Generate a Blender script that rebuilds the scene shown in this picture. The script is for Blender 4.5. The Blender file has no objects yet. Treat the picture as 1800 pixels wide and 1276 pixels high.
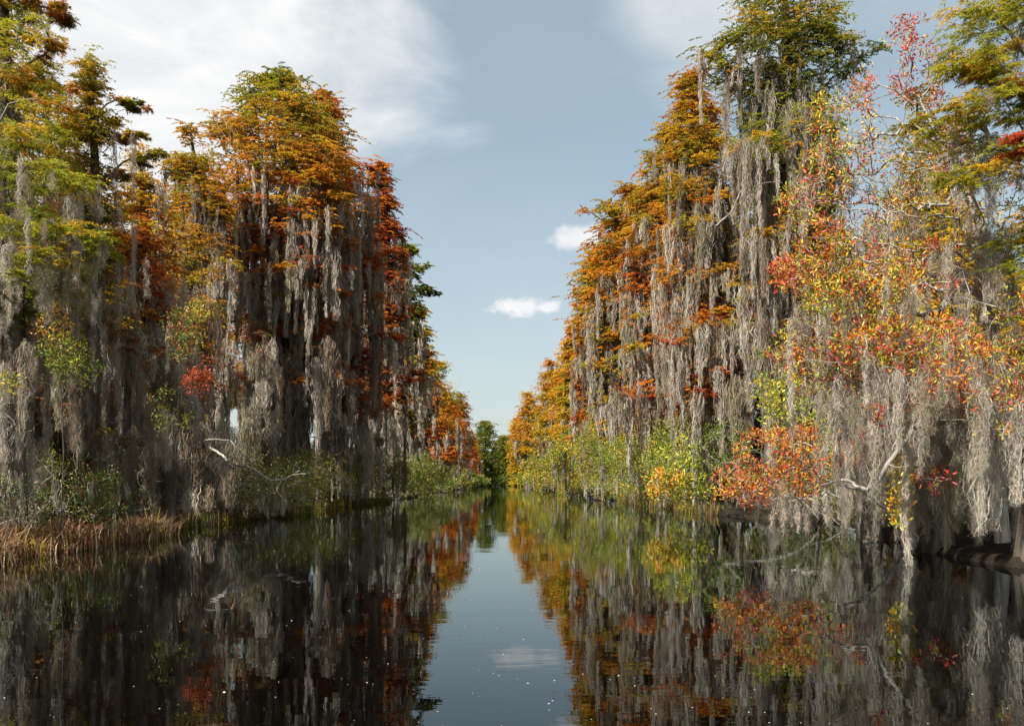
import bpy, math
import numpy as np

SC = bpy.context.scene
COL = SC.collection
R = math.radians

# ------------------------------------------------------------------ camera
CAM_H = 1.3
F = 1500.0            # focal length in photo pixels (photo is 1800 wide)
CX, CY = 887.0, 848.0  # vanishing point of the canal in the photo
cam = bpy.data.cameras.new('camera')
cam.sensor_width = 36.0
cam.lens = 36.0 * F / 1800.0
cam.shift_x = (900.0 - CX) / 1800.0
cam.shift_y = (CY - 638.0) / 1800.0
cam.clip_start = 0.1
cam.clip_end = 6000.0
cam_ob = bpy.data.objects.new('camera', cam)
cam_ob.location = (0, 0, CAM_H)
cam_ob.rotation_euler = (R(90), 0, 0)
COL.objects.link(cam_ob)
SC.camera = cam_ob

# ------------------------------------------------------------------ light
SUN_AZ = 41.0     # degrees left of straight behind the camera
SUN_EL = 43.0
SUN_DIR = np.array([-math.sin(R(SUN_AZ)) * math.cos(R(SUN_EL)), -math.cos(R(SUN_AZ)) * math.cos(R(SUN_EL)), math.sin(R(SUN_EL))])
sun = bpy.data.lights.new('sun', 'SUN')
sun.energy = 5.0
sun.angle = R(0.5)
sun.color = (1.0, 0.94, 0.85)
sun_ob = bpy.data.objects.new('sun', sun)
import mathutils
sun_ob.rotation_euler = mathutils.Vector(SUN_DIR).to_track_quat('Z', 'Y').to_euler()
sun_ob.location = tuple(SUN_DIR * 60)
COL.objects.link(sun_ob)
SC.view_settings.view_transform = 'Standard'
SC.view_settings.look = 'None'
SC.view_settings.exposure = 1.35
SC.view_settings.gamma = 1.0
SC.cycles.max_bounces = 6
SC.cycles.diffuse_bounces = 3
SC.cycles.glossy_bounces = 3
SC.cycles.transmission_bounces = 3
SC.cycles.use_denoising = True
SC.cycles.denoiser = 'OPENIMAGEDENOISE'
SC.cycles.denoising_input_passes = 'RGB_ALBEDO_NORMAL'
SC.cycles.denoising_prefilter = 'ACCURATE'


class NT:
    """little helper for node trees"""
    def __init__(self, tree):
        self.t = tree
        self.t.nodes.clear()

    def n(self, kind, **kw):
        nd = self.t.nodes.new(kind)
        for k, v in kw.items():
            if k.startswith('i_'):
                nd.inputs[k[2:].replace('_', ' ')].default_value = v
            else:
                setattr(nd, k, v)
        return nd

    def l(self, a, b):
        self.t.links.new(a, b)

    def m(self, op, a, b=None, c=None, clamp=False):
        nd = self.t.nodes.new('ShaderNodeMath')
        nd.operation = op
        nd.use_clamp = clamp
        for i, v in enumerate((a, b, c)):
            if v is None:
                continue
            if isinstance(v, (int, float)):
                nd.inputs[i].default_value = v
            else:
                self.l(v, nd.inputs[i])
        return nd.outputs[0]

    def mix(self, fac, a, b, blend='MIX'):
        nd = self.t.nodes.new('ShaderNodeMix')
        nd.data_type = 'RGBA'
        nd.blend_type = blend
        for sock, v in ((nd.inputs[0], fac), (nd.inputs[6], a), (nd.inputs[7], b)):
            if isinstance(v, (int, float)):
                sock.default_value = v
            elif isinstance(v, tuple):
                sock.default_value = v if len(v) == 4 else (*v, 1)
            else:
                self.l(v, sock)
        return nd.outputs[2]

    def ramp(self, fac, lo, hi):
        nd = self.t.nodes.new('ShaderNodeMapRange')
        nd.interpolation_type = 'SMOOTHSTEP'
        self.l(fac, nd.inputs[0])
        nd.inputs[1].default_value = lo
        nd.inputs[2].default_value = hi
        return nd.outputs[0]


# ------------------------------------------------------------------ sky
world = bpy.data.worlds.new('World')
SC.world = world
world.use_nodes = True
w = NT(world.node_tree)
sky = w.n('ShaderNodeTexSky', sky_type='NISHITA')
sky.sun_disc = False
sky.sun_elevation = R(SUN_EL)
sky.sun_rotation = math.atan2(SUN_DIR[0], SUN_DIR[1])
sky.air_density = 1.0
sky.dust_density = 1.2
sky.ozone_density = 1.0
tc = w.n('ShaderNodeTexCoord')
sp = w.n('ShaderNodeSeparateXYZ')
w.l(tc.outputs['Generated'], sp.inputs[0])
dx, dy, dz = sp.outputs
az = w.m('ARCTAN2', dx, dy)
hor = w.m('SQRT', w.m('ADD', w.m('MULTIPLY', dx, dx), w.m('MULTIPLY', dy, dy)))
el = w.m('DIVIDE', dz, w.m('MAXIMUM', hor, 0.02))       # tangent of the elevation
comb = w.n('ShaderNodeCombineXYZ')
w.l(az, comb.inputs[0]); w.l(el, comb.inputs[1])


def noise(nt, vec, scale, detail=6, rough=0.55, stretch=(1, 1, 1), dist=0.0):
    mp = nt.n('ShaderNodeMapping')
    mp.inputs['Scale'].default_value = stretch
    nt.l(vec, mp.inputs[0])
    nz = nt.n('ShaderNodeTexNoise')
    nz.inputs['Scale'].default_value = scale
    nz.inputs['Detail'].default_value = detail
    nz.inputs['Roughness'].default_value = rough
    nz.inputs['Distortion'].default_value = dist
    nt.l(mp.outputs[0], nz.inputs['Vector'])
    return nz.outputs['Fac']


nz_big = noise(w, comb.outputs[0], 3.0, 7, 0.55, (1, 1.9, 1), 0.4)
nz_fine = noise(w, comb.outputs[0], 42.0, 6, 0.6, (1, 1.5, 1), 0.3)


def blob(az0, el0, ra, re, soft_lo, soft_hi, nz, amt):
    """elliptical cloud round a direction of the sky, its edge broken by noise"""
    a = w.m('DIVIDE', w.m('SUBTRACT', az, az0), ra)
    e = w.m('DIVIDE', w.m('SUBTRACT', el, el0), re)
    d = w.m('SQRT', w.m('ADD', w.m('MULTIPLY', a, a), w.m('MULTIPLY', e, e)))
    d = w.m('ADD', d, w.m('MULTIPLY', w.m('SUBTRACT', nz, 0.5), amt))
    nd = w.n('ShaderNodeMapRange', interpolation_type='SMOOTHSTEP')
    w.l(d, nd.inputs[0])
    nd.inputs[1].default_value = soft_lo
    nd.inputs[2].default_value = soft_hi
    nd.inputs[3].default_value = 1.0
    nd.inputs[4].default_value = 0.0
    return nd.outputs[0]


c_left = blob(-0.45, 0.52, 0.33, 0.27, 0.6, 1.35, nz_big, 1.9)
c_right = blob(0.24, 0.54, 0.12, 0.10, 0.3, 1.3, nz_big, 1.6)
c_right2 = blob(0.45, 0.52, 0.13, 0.07, 0.2, 1.4, nz_big, 1.6)
c_s1 = blob(0.015, 0.206, 0.031, 0.0105, 0.35, 1.35, nz_fine, 2.1)
c_s2 = blob(0.048, 0.2055, 0.017, 0.0075, 0.3, 1.35, nz_fine, 2.1)
c_s3 = blob(0.086, 0.285, 0.034, 0.016, 0.4, 1.25, nz_fine, 1.3)
thin = w.m('MULTIPLY', w.ramp(nz_big, 0.35, 0.8), 0.10)
cl = w.m('MAXIMUM', w.m('MULTIPLY', c_left, 0.95), w.m('MULTIPLY', c_right, 0.6))
cl = w.m('MAXIMUM', cl, w.m('MULTIPLY', c_right2, 0.15))
for c in (c_s1, c_s2, c_s3):
    cl = w.m('MAXIMUM', cl, c)
cl = w.m('MAXIMUM', cl, thin)
# thin bright air low over the horizon
low = w.m('MULTIPLY', w.m('SUBTRACT', 1.0, w.ramp(el, 0.0, 0.42)), 0.55)
base = w.mix(0.5, sky.outputs[0], (2.7, 3.5, 3.75))
base = w.mix(low, base, (3.7, 4.15, 4.4))
base = w.mix(1.0, base, (0.90, 0.87, 0.82), 'MULTIPLY')
shade = w.mix(w.ramp(noise(w, comb.outputs[0], 7.0, 6, 0.6, (1, 2.2, 1), 0.5), 0.3, 0.7), (4.3, 4.4, 4.55), (5.3, 5.25, 5.2))
skyc = w.mix(cl, base, shade)
# unseen bright broken cloud, added overhead and behind the camera for fill light
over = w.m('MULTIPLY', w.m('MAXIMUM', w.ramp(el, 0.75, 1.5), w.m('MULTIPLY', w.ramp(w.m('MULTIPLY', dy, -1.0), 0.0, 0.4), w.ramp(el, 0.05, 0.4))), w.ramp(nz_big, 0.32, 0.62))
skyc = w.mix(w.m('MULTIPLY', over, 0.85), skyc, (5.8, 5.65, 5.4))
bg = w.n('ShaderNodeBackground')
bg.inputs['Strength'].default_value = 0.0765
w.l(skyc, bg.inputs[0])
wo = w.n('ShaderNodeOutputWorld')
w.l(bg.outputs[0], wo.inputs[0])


# ------------------------------------------------------------------ materials
def mat(name):
    m = bpy.data.materials.new(name)
    m.use_nodes = True
    return m, NT(m.node_tree)


def leaf_material(name, transl=0.35, rough=0.6, spec=0.25):
    m, t = mat(name)
    at = t.n('ShaderNodeAttribute', attribute_name='tint')
    p = t.n('ShaderNodeBsdfPrincipled')
    p.inputs['Roughness'].default_value = rough
    p.inputs['Specular IOR Level'].default_value = spec
    t.l(at.outputs['Color'], p.inputs['Base Color'])
    tr = t.n('ShaderNodeBsdfTranslucent')
    t.l(at.outputs['Color'], tr.inputs['Color'])
    mx = t.n('ShaderNodeMixShader')
    mx.inputs[0].default_value = transl
    t.l(p.outputs[0], mx.inputs[1]); t.l(tr.outputs[0], mx.inputs[2])
    o = t.n('ShaderNodeOutputMaterial')
    t.l(mx.outputs[0], o.inputs[0])
    return m


M_LEAF = leaf_material('needle_foliage', 0.5, 0.7, 0.15)
M_BROAD = leaf_material('broad_leaf', 0.35, 0.42, 0.4)
M_MOSS = leaf_material('hanging_moss', 0.45, 0.95, 0.05)
M_GRASS = leaf_material('sedge_blade', 0.3, 0.7, 0.15)


def bark_material(name, dark, light, scale=6.0):
    m, t = mat(name)
    co = t.n('ShaderNodeTexCoord')
    nz = noise(t, co.outputs['Object'], scale, 6, 0.65, (1, 1, 0.12), 0.5)
    nz2 = noise(t, co.outputs['Object'], 1.3, 4, 0.5, (1, 1, 0.4))
    c = t.mix(t.ramp(nz, 0.35, 0.68), dark, light)
    c = t.mix(t.m('MULTIPLY', t.ramp(nz2, 0.45, 0.7), 0.5), c, (0.145, 0.135, 0.115))
    p = t.n('ShaderNodeBsdfPrincipled')
    p.inputs['Roughness'].default_value = 0.9
    p.inputs['Specular IOR Level'].default_value = 0.1
    t.l(c, p.inputs['Base Color'])
    b = t.n('ShaderNodeBump')
    b.inputs['Strength'].default_value = 0.7
    b.inputs['Distance'].default_value = 0.04
    t.l(nz, b.inputs['Height']); t.l(b.outputs[0], p.inputs['Normal'])
    o = t.n('ShaderNodeOutputMaterial')
    t.l(p.outputs[0], o.inputs[0])
    return m


M_BARK = bark_material('cypress_bark', (0.030, 0.024, 0.019), (0.105, 0.085, 0.068))
M_TWIG = bark_material('grey_twig_bark', (0.10, 0.088, 0.075), (0.27, 0.245, 0.215), 9.0)
M_PALE = bark_material('bleached_branch', (0.15, 0.13, 0.11), (0.38, 0.345, 0.30), 11.0)

# ground
m, t = mat('swamp_soil')
co = t.n('ShaderNodeTexCoord')
n1 = noise(t, co.outputs['Object'], 1.7, 7, 0.65)
n2 = noise(t, co.outputs['Object'], 14.0, 5, 0.6)
c = t.mix(t.ramp(n1, 0.35, 0.65), (0.009, 0.007, 0.005), (0.026, 0.020, 0.013))
c = t.mix(t.m('MULTIPLY', t.ramp(n2, 0.5, 0.75), 0.6), c, (0.04, 0.027, 0.016))
p = t.n('ShaderNodeBsdfPrincipled')
p.inputs['Roughness'].default_value = 0.9
p.inputs['Specular IOR Level'].default_value = 0.1
t.l(c, p.inputs['Base Color'])
b = t.n('ShaderNodeBump'); b.inputs['Strength'].default_value = 0.8; b.inputs['Distance'].default_value = 0.08
t.l(n2, b.inputs['Height']); t.l(b.outputs[0], p.inputs['Normal'])
o = t.n('ShaderNodeOutputMaterial'); t.l(p.outputs[0], o.inputs[0])
M_SOIL = m

# black tannin water, nearly calm
m, t = mat('tannin_water')
co = t.n('ShaderNodeTexCoord')
h1 = noise(t, co.outputs['Object'], 1.0, 3, 0.5, (0.45, 1.1, 1), 0.4)
h2 = noise(t, co.outputs['Object'], 5.5, 2, 0.5, (0.4, 1.3, 1), 0.3)
h3 = noise(t, co.outputs['Object'], 0.22, 2, 0.5, (1, 1, 1))
patch = t.ramp(h3, 0.35, 0.7)
hh = t.m('ADD', t.m('MULTIPLY', h1, 0.0019), t.m('MULTIPLY', t.m('MULTIPLY', h2, 0.0007), t.m('ADD', t.m('MULTIPLY', patch, 0.9), 0.25)))
b = t.n('ShaderNodeBump'); b.inputs['Strength'].default_value = 1.0; b.inputs['Distance'].default_value = 1.0
t.l(hh, b.inputs['Height'])
body = t.n('ShaderNodeBsdfDiffuse'); body.inputs['Color'].default_value = (0.0011, 0.0008, 0.0006, 1)
gl = t.n('ShaderNodeBsdfGlossy'); gl.inputs['Roughness'].default_value = 0.012; gl.inputs['Color'].default_value = (0.88, 0.96, 1.0, 1)
fr = t.n('ShaderNodeFresnel'); fr.inputs['IOR'].default_value = 1.36
t.l(b.outputs[0], gl.inputs['Normal']); t.l(b.outputs[0], fr.inputs['Normal'])
mx = t.n('ShaderNodeMixShader')
t.l(fr.outputs[0], mx.inputs[0]); t.l(body.outputs[0], mx.inputs[1]); t.l(gl.outputs[0], mx.inputs[2])
o = t.n('ShaderNodeOutputMaterial'); t.l(mx.outputs[0], o.inputs[0])
M_WATER = m
m, t = mat('pale_flecks')
p = t.n('ShaderNodeBsdfPrincipled')
p.inputs['Base Color'].default_value = (0.42, 0.39, 0.33, 1)
p.inputs['Roughness'].default_value = 0.7
o = t.n('ShaderNodeOutputMaterial'); t.l(p.outputs[0], o.inputs[0])
M_FLECK = m


# ------------------------------------------------------------------ mesh helpers
class Geo:
    """collects faces of 3 or 4 corners, with one tint per face, and links them as ONE mesh object"""
    def __init__(self):
        self.v, self.f, self.c, self.n = [], {3: [], 4: []}, {3: [], 4: []}, 0
        self.mi = {3: [], 4: []}; self.mat = 0

    def add(self, verts, faces, tint=None):
        k = faces.shape[1]
        self.v.append(verts.astype(np.float32))
        self.f[k].append(faces + self.n)
        if tint is None:
            tint = np.ones((len(faces), 3)) * 0.5
        self.c[k].append(tint)
        self.mi[k].append(np.full(len(faces), self.mat, np.int32))
        self.n += len(verts)

    def build(self, name, material, parent=None, smooth=False):
        me = bpy.data.meshes.new(name)
        if self.n:
            v = np.concatenate(self.v)
            loops, starts, cols, mis, pos = [], [], [], [], 0
            for k in (3, 4):
                if self.f[k]:
                    f = np.concatenate(self.f[k])
                    loops.append(f.ravel())
                    starts.append(pos + np.arange(len(f)) * k)
                    pos += f.size
                    cols.append(np.concatenate(self.c[k])); mis += self.mi[k]
            loops = np.concatenate(loops).astype(np.int32)
            starts = np.concatenate(starts).astype(np.int32)
            cols = np.concatenate(cols)
            me.vertices.add(len(v)); me.vertices.foreach_set('co', v.ravel())
            me.loops.add(len(loops)); me.loops.foreach_set('vertex_index', loops)
            me.polygons.add(len(starts)); me.polygons.foreach_set('loop_start', starts)
            a = me.attributes.new('tint', 'FLOAT_COLOR', 'FACE')
            rgba = np.ones((len(cols), 4), np.float32); rgba[:, :3] = np.clip(cols, 0.002, 0.9)
            a.data.foreach_set('color', rgba.ravel())
            if isinstance(material, tuple):
                me.polygons.foreach_set('material_index', np.concatenate(mis))
            me.update(calc_edges=True)
            if smooth:
                me.polygons.foreach_set('use_smooth', np.ones(len(starts), bool))
        for m_ in (material if isinstance(material, tuple) else (material,)):
            me.materials.append(m_)
        ob = bpy.data.objects.new(name, me)
        COL.objects.link(ob)
        if parent is not None:
            ob.parent = parent
        return ob


def unit(a):
    return a / np.maximum(np.linalg.norm(a, axis=-1, keepdims=True), 1e-9)


def thing(name, label, cat, group=None):
    o = bpy.data.objects.new(name, None)
    o.empty_display_size = 0.3
    COL.objects.link(o)
    o['label'] = label; o['category'] = cat
    if group:
        o['group'] = group
    return o


def P(x, y, Y):
    """photo pixel at a distance Y -> point in the world"""
    return np.array([(x - CX) / F * Y, Y, CAM_H + (CY - y) / F * Y])


def tube(geo, pts, rad, sides=8, rng=None, flute=0.0, flare=0.0, cap=True):
    pts = np.asarray(pts, float); rad = np.asarray(rad, float)
    T = unit(np.gradient(pts, axis=0))
    ref = unit(np.array([1.0, 0.23, 0.11]))
    U = unit(np.cross(T, ref)); V = np.cross(T, U)
    a = np.linspace(0, 2 * np.pi, sides, endpoint=False)
    prof = np.ones((len(pts), sides))
    if flute:
        ph = rng.uniform(0, 6.28, 3)
        lob = 0.5 * np.cos(3 * a + ph[0]) + 0.4 * np.cos(5 * a + ph[1]) + 0.3 * np.cos(7 * a + ph[2])
        prof += flute * lob[None, :] * np.linspace(1, 0.25, len(pts))[:, None]
    rr = rad[:, None] * prof
    v = pts[:, None, :] + rr[..., None] * (np.cos(a)[None, :, None] * U[:, None, :] + np.sin(a)[None, :, None] * V[:, None, :])
    n, s = len(pts), sides
    i = np.arange(n - 1)[:, None] * s; j = np.arange(s)[None, :]; j2 = (j + 1) % s
    f = np.stack([i + j, i + j2, i + s + j2, i + s + j], -1).reshape(-1, 4)
    geo.add(v.reshape(-1, 3), f)


class Skel:
    """branches grown from a trunk to a list of targets: each target joins the nearest good node"""
    def __init__(self, pts, rad, rng):
        self.p = [np.asarray(q, float) for q in pts]
        self.par = [-1] + list(range(len(pts) - 1))
        self.fix = list(rad)
        self.nt = len(pts)
        self.len = [0.0] * len(pts)
        self.rng = rng
        self.tips = []

    def grow(self, targets, step=0.5, rise=0.12, wob=0.06, pathw=0.25, down=2.0):
        rng = self.rng
        targets = np.asarray(targets, float)
        P0 = np.array(self.p)
        d0 = np.array([np.min(np.linalg.norm(P0 - q, axis=1)) for q in targets])
        buf = np.zeros((len(P0) + len(targets) * 16 + 64, 3)); buf[:len(P0)] = P0
        lb = np.zeros(len(buf)); lb[:len(P0)] = self.len
        n = len(P0)
        self.tips = [0] * len(targets)
        for k in np.argsort(d0):
            q = targets[k]
            df = buf[:n] - q
            d = np.sqrt((df ** 2).sum(1))
            cost = d + pathw * lb[:n] + down * np.maximum(0, df[:, 2] + 0.25 * d - 0.0) * 0.5
            j = int(np.argmin(cost))
            dist = d[j]
            m = int(np.clip(dist / step, 2, 14))
            tt = np.arange(1, m + 1) / m
            seg = buf[j] + (q - buf[j]) * tt[:, None]
            bow = np.sin(tt * np.pi)[:, None]
            off = rng.normal(0, wob * dist, 3); off[2] = abs(off[2]) * 0.3 + rise * dist * 0.6
            seg = seg + bow * off + rng.normal(0, 0.05 * step, seg.shape) * (tt < 1)[:, None]
            buf[n:n + m] = seg
            lb[n:n + m] = lb[j] + dist * tt
            self.par += [j] + list(range(n, n + m - 1))
            n += m
            self.tips[k] = n - 1
        self.p = buf[:n]
        self.len = list(lb[:n])
        return self

    def radii(self, tip, power=0.5):
        n = len(self.p)
        cnt = np.zeros(n)
        par = np.array(self.par)
        cnt[np.array(self.tips, int)] += 1
        for i in range(n - 1, self.nt - 1, -1):
            if cnt[i] == 0:
                cnt[i] = 1
            cnt[par[i]] += cnt[i]
        r = tip * np.maximum(cnt, 1) ** power
        r[:self.nt] = self.fix
        for i in range(self.nt, n):
            if par[i] >= 0:
                r[i] = min(r[i], r[par[i]] * 0.85 if par[i] < self.nt else r[par[i]])
        self.r = r; self.cnt = cnt
        return r

    def mesh(self, geo, sides=5, minr=0.0):
        n = len(self.p); par = np.array(self.par)
        idx = np.arange(self.nt, n)
        p = self.p; r = self.r
        d = np.zeros((n, 3)); d[1:] = unit(p[1:] - p[par[1:]])
        main = np.full(n, -1)
        for i in idx[np.argsort(self.cnt[idx])]:
            main[par[i]] = i
        T = d.copy()
        has = main >= 0
        T[has] = unit(d[has] + d[main[has]])
        a = par[idx]
        is_main = (main[a] == idx) & (a >= self.nt)
        T0 = np.where(is_main[:, None], T[a], d[idx])
        R0 = np.where(is_main, r[a], np.minimum(r[a], r[idx] * 1.25))
        ref = unit(np.array([0.31, 0.17, 0.93]))

        def ring(c, t, rr):
            u = unit(np.cross(t, ref)); v = np.cross(t, u)
            an = np.linspace(0, 2 * np.pi, sides, endpoint=False)
            return c[:, None] + rr[:, None, None] * (np.cos(an)[None, :, None] * u[:, None] + np.sin(an)[None, :, None] * v[:, None])
        A = ring(p[a], T0, R0); B = ring(p[idx], T[idx], np.maximum(r[idx], minr))
        v = np.concatenate([A, B], 1).reshape(-1, 3)
        m = len(idx)
        o = np.arange(m)[:, None] * (2 * sides); j = np.arange(sides)[None]; j2 = (j + 1) % sides
        f = np.stack([o + j, o + j2, o + sides + j2, o + sides + j], -1).reshape(-1, 4)
        geo.add(v, f)


def rand_unit(rng, n):
    return unit(rng.normal(size=(n, 3)))


def rhomb(geo, c, d, s, L, W, tint, bend=0.0):
    """narrow leaf: four corners"""
    L = np.asarray(L)[:, None]; W = np.asarray(W)[:, None]
    v = np.stack([c, c + d * L * 0.45 + s * W * 0.5, c + d * L - np.array([0, 0, 1.0]) * L * bend, c + d * L * 0.45 - s * W * 0.5], 1)
    n = len(c)
    f = np.arange(n * 4).reshape(n, 4)
    geo.add(v.reshape(-1, 3), f, tint)


def oval_leaf(geo, c, d, s, L, W, tint):
    """broad leaf folded along its midrib: two quads"""
    nrm = np.cross(d, s)
    L = np.asarray(L)[:, None]; W = np.asarray(W)[:, None]
    lift = nrm * W * 0.22
    v = np.stack([c, c + d * L * .28 + s * W * .42 + lift, c + d * L * .68 + s * W * .40 + lift, c + d * L,
                  c + d * L * .68 - s * W * .40 + lift, c + d * L * .28 - s * W * .42 + lift], 1)
    n = len(c)
    o = np.arange(n)[:, None] * 6
    f = np.concatenate([o + np.array([[0, 1, 2, 3]]), o + np.array([[0, 3, 4, 5]])], 1).reshape(-1, 4)
    geo.add(v.reshape(-1, 3), f, np.repeat(tint, 2, 0))


PAL = {
    'green': (0.110, 0.140, 0.014), 'dgreen': (0.036, 0.058, 0.011), 'lime': (0.285, 0.280, 0.020), 'olive': (0.205, 0.165, 0.016),
    'gold': (0.530, 0.310, 0.018), 'yellow': (0.580, 0.400, 0.020), 'orange': (0.560, 0.205, 0.017), 'rust': (0.360, 0.105, 0.017),
    'red': (0.400, 0.062, 0.020), 'crimson': (0.380, 0.024, 0.022), 'brown': (0.110, 0.056, 0.024), 'bgreen': (0.125, 0.175, 0.016),
}


def mixpal(spec):
    names = list(spec); wts = np.array([spec[k] for k in names], float)
    return np.array([PAL[k] for k in names]), wts / wts.sum()


def sprays(geo, pts, out, size, nleaf, rng, spec, leafL, leafW, flat=0.3, ntwig=8, droop=0.25, coh=0.7):
    """cypress sprays: twigs fan out of each branch tip, small leaves left and right of each twig"""
    n = len(pts)
    cols, wts = mixpal(spec) if isinstance(spec, dict) else (None, None)
    if cols is not None:
        pad_ci = rng.choice(len(cols), n, p=wts)
    size = np.broadcast_to(size, (n,))
    tw = np.repeat(np.arange(n), ntwig)
    N = len(tw)
    ang = rng.uniform(-2.0, 2.0, N)
    o = out[tw]
    oh = unit(np.stack([o[:, 0], o[:, 1], np.zeros(N)], 1) + 1e-6)
    ph = np.stack([-oh[:, 1], oh[:, 0], np.zeros(N)], 1)
    td = unit(oh * np.cos(ang)[:, None] + ph * np.sin(ang)[:, None] + np.array([0, 0, 1.0]) * rng.uniform(-0.35, 0.55, N)[:, None] * (flat * 2))
    tl = size[tw] * rng.uniform(0.5, 1.15, N)
    st = pts[tw] + rng.normal(0, 1, (N, 3)) * size[tw][:, None] * np.array([0.28, 0.28, 0.28 * flat + 0.05]) - td * tl[:, None] * 0.2
    k = max(2, int(nleaf / ntwig))
    li = np.repeat(np.arange(N), k)
    M = len(li)
    tpar = rng.uniform(0.05, 1.0, M)
    d = td[li]
    pos = st[li] + d * (tl[li] * tpar)[:, None]
    pos[:, 2] -= droop * tl[li] * tpar ** 2
    side = unit(np.cross(d, np.array([0, 0, 1.0])) + rng.normal(0, 0.15, (M, 3)))
    sg = np.where(rng.random(M) < 0.5, -1, 1)[:, None]
    ld = unit(side * sg * rng.uniform(0.3, 1.0, M)[:, None] + d * rng.uniform(0.2, 0.9, M)[:, None] + rng.normal(0, 0.2, (M, 3)) + np.array([0, 0, -1.0]) * (droop * rng.uniform(0, 2.2, M))[:, None])
    ws = unit(np.cross(ld, rand_unit(rng, M)))
    L = leafL * rng.uniform(0.55, 1.3, M); W = leafW * rng.uniform(0.6, 1.3, M)
    if cols is not None:
        ci = np.where(rng.random(M) < coh, pad_ci[tw[li]], rng.choice(len(cols), M, p=wts))
        tint = cols[ci]
    else:
        tint = spec[tw[li]]
    padv = rng.uniform(0.75, 1.2, n)[tw[li]]
    tint = tint * (padv * rng.uniform(0.7, 1.25, M))[:, None] * (1 + rng.normal(0, 0.07, (M, 3)))
    rhomb(geo, pos, ld, ws, L, W, tint, 0.08)


MOSS_COL = np.array([(0.425, 0.38, 0.315), (0.35, 0.305, 0.245), (0.25, 0.20, 0.145), (0.28, 0.25, 0.17), (0.13, 0.10, 0.075)])


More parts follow.
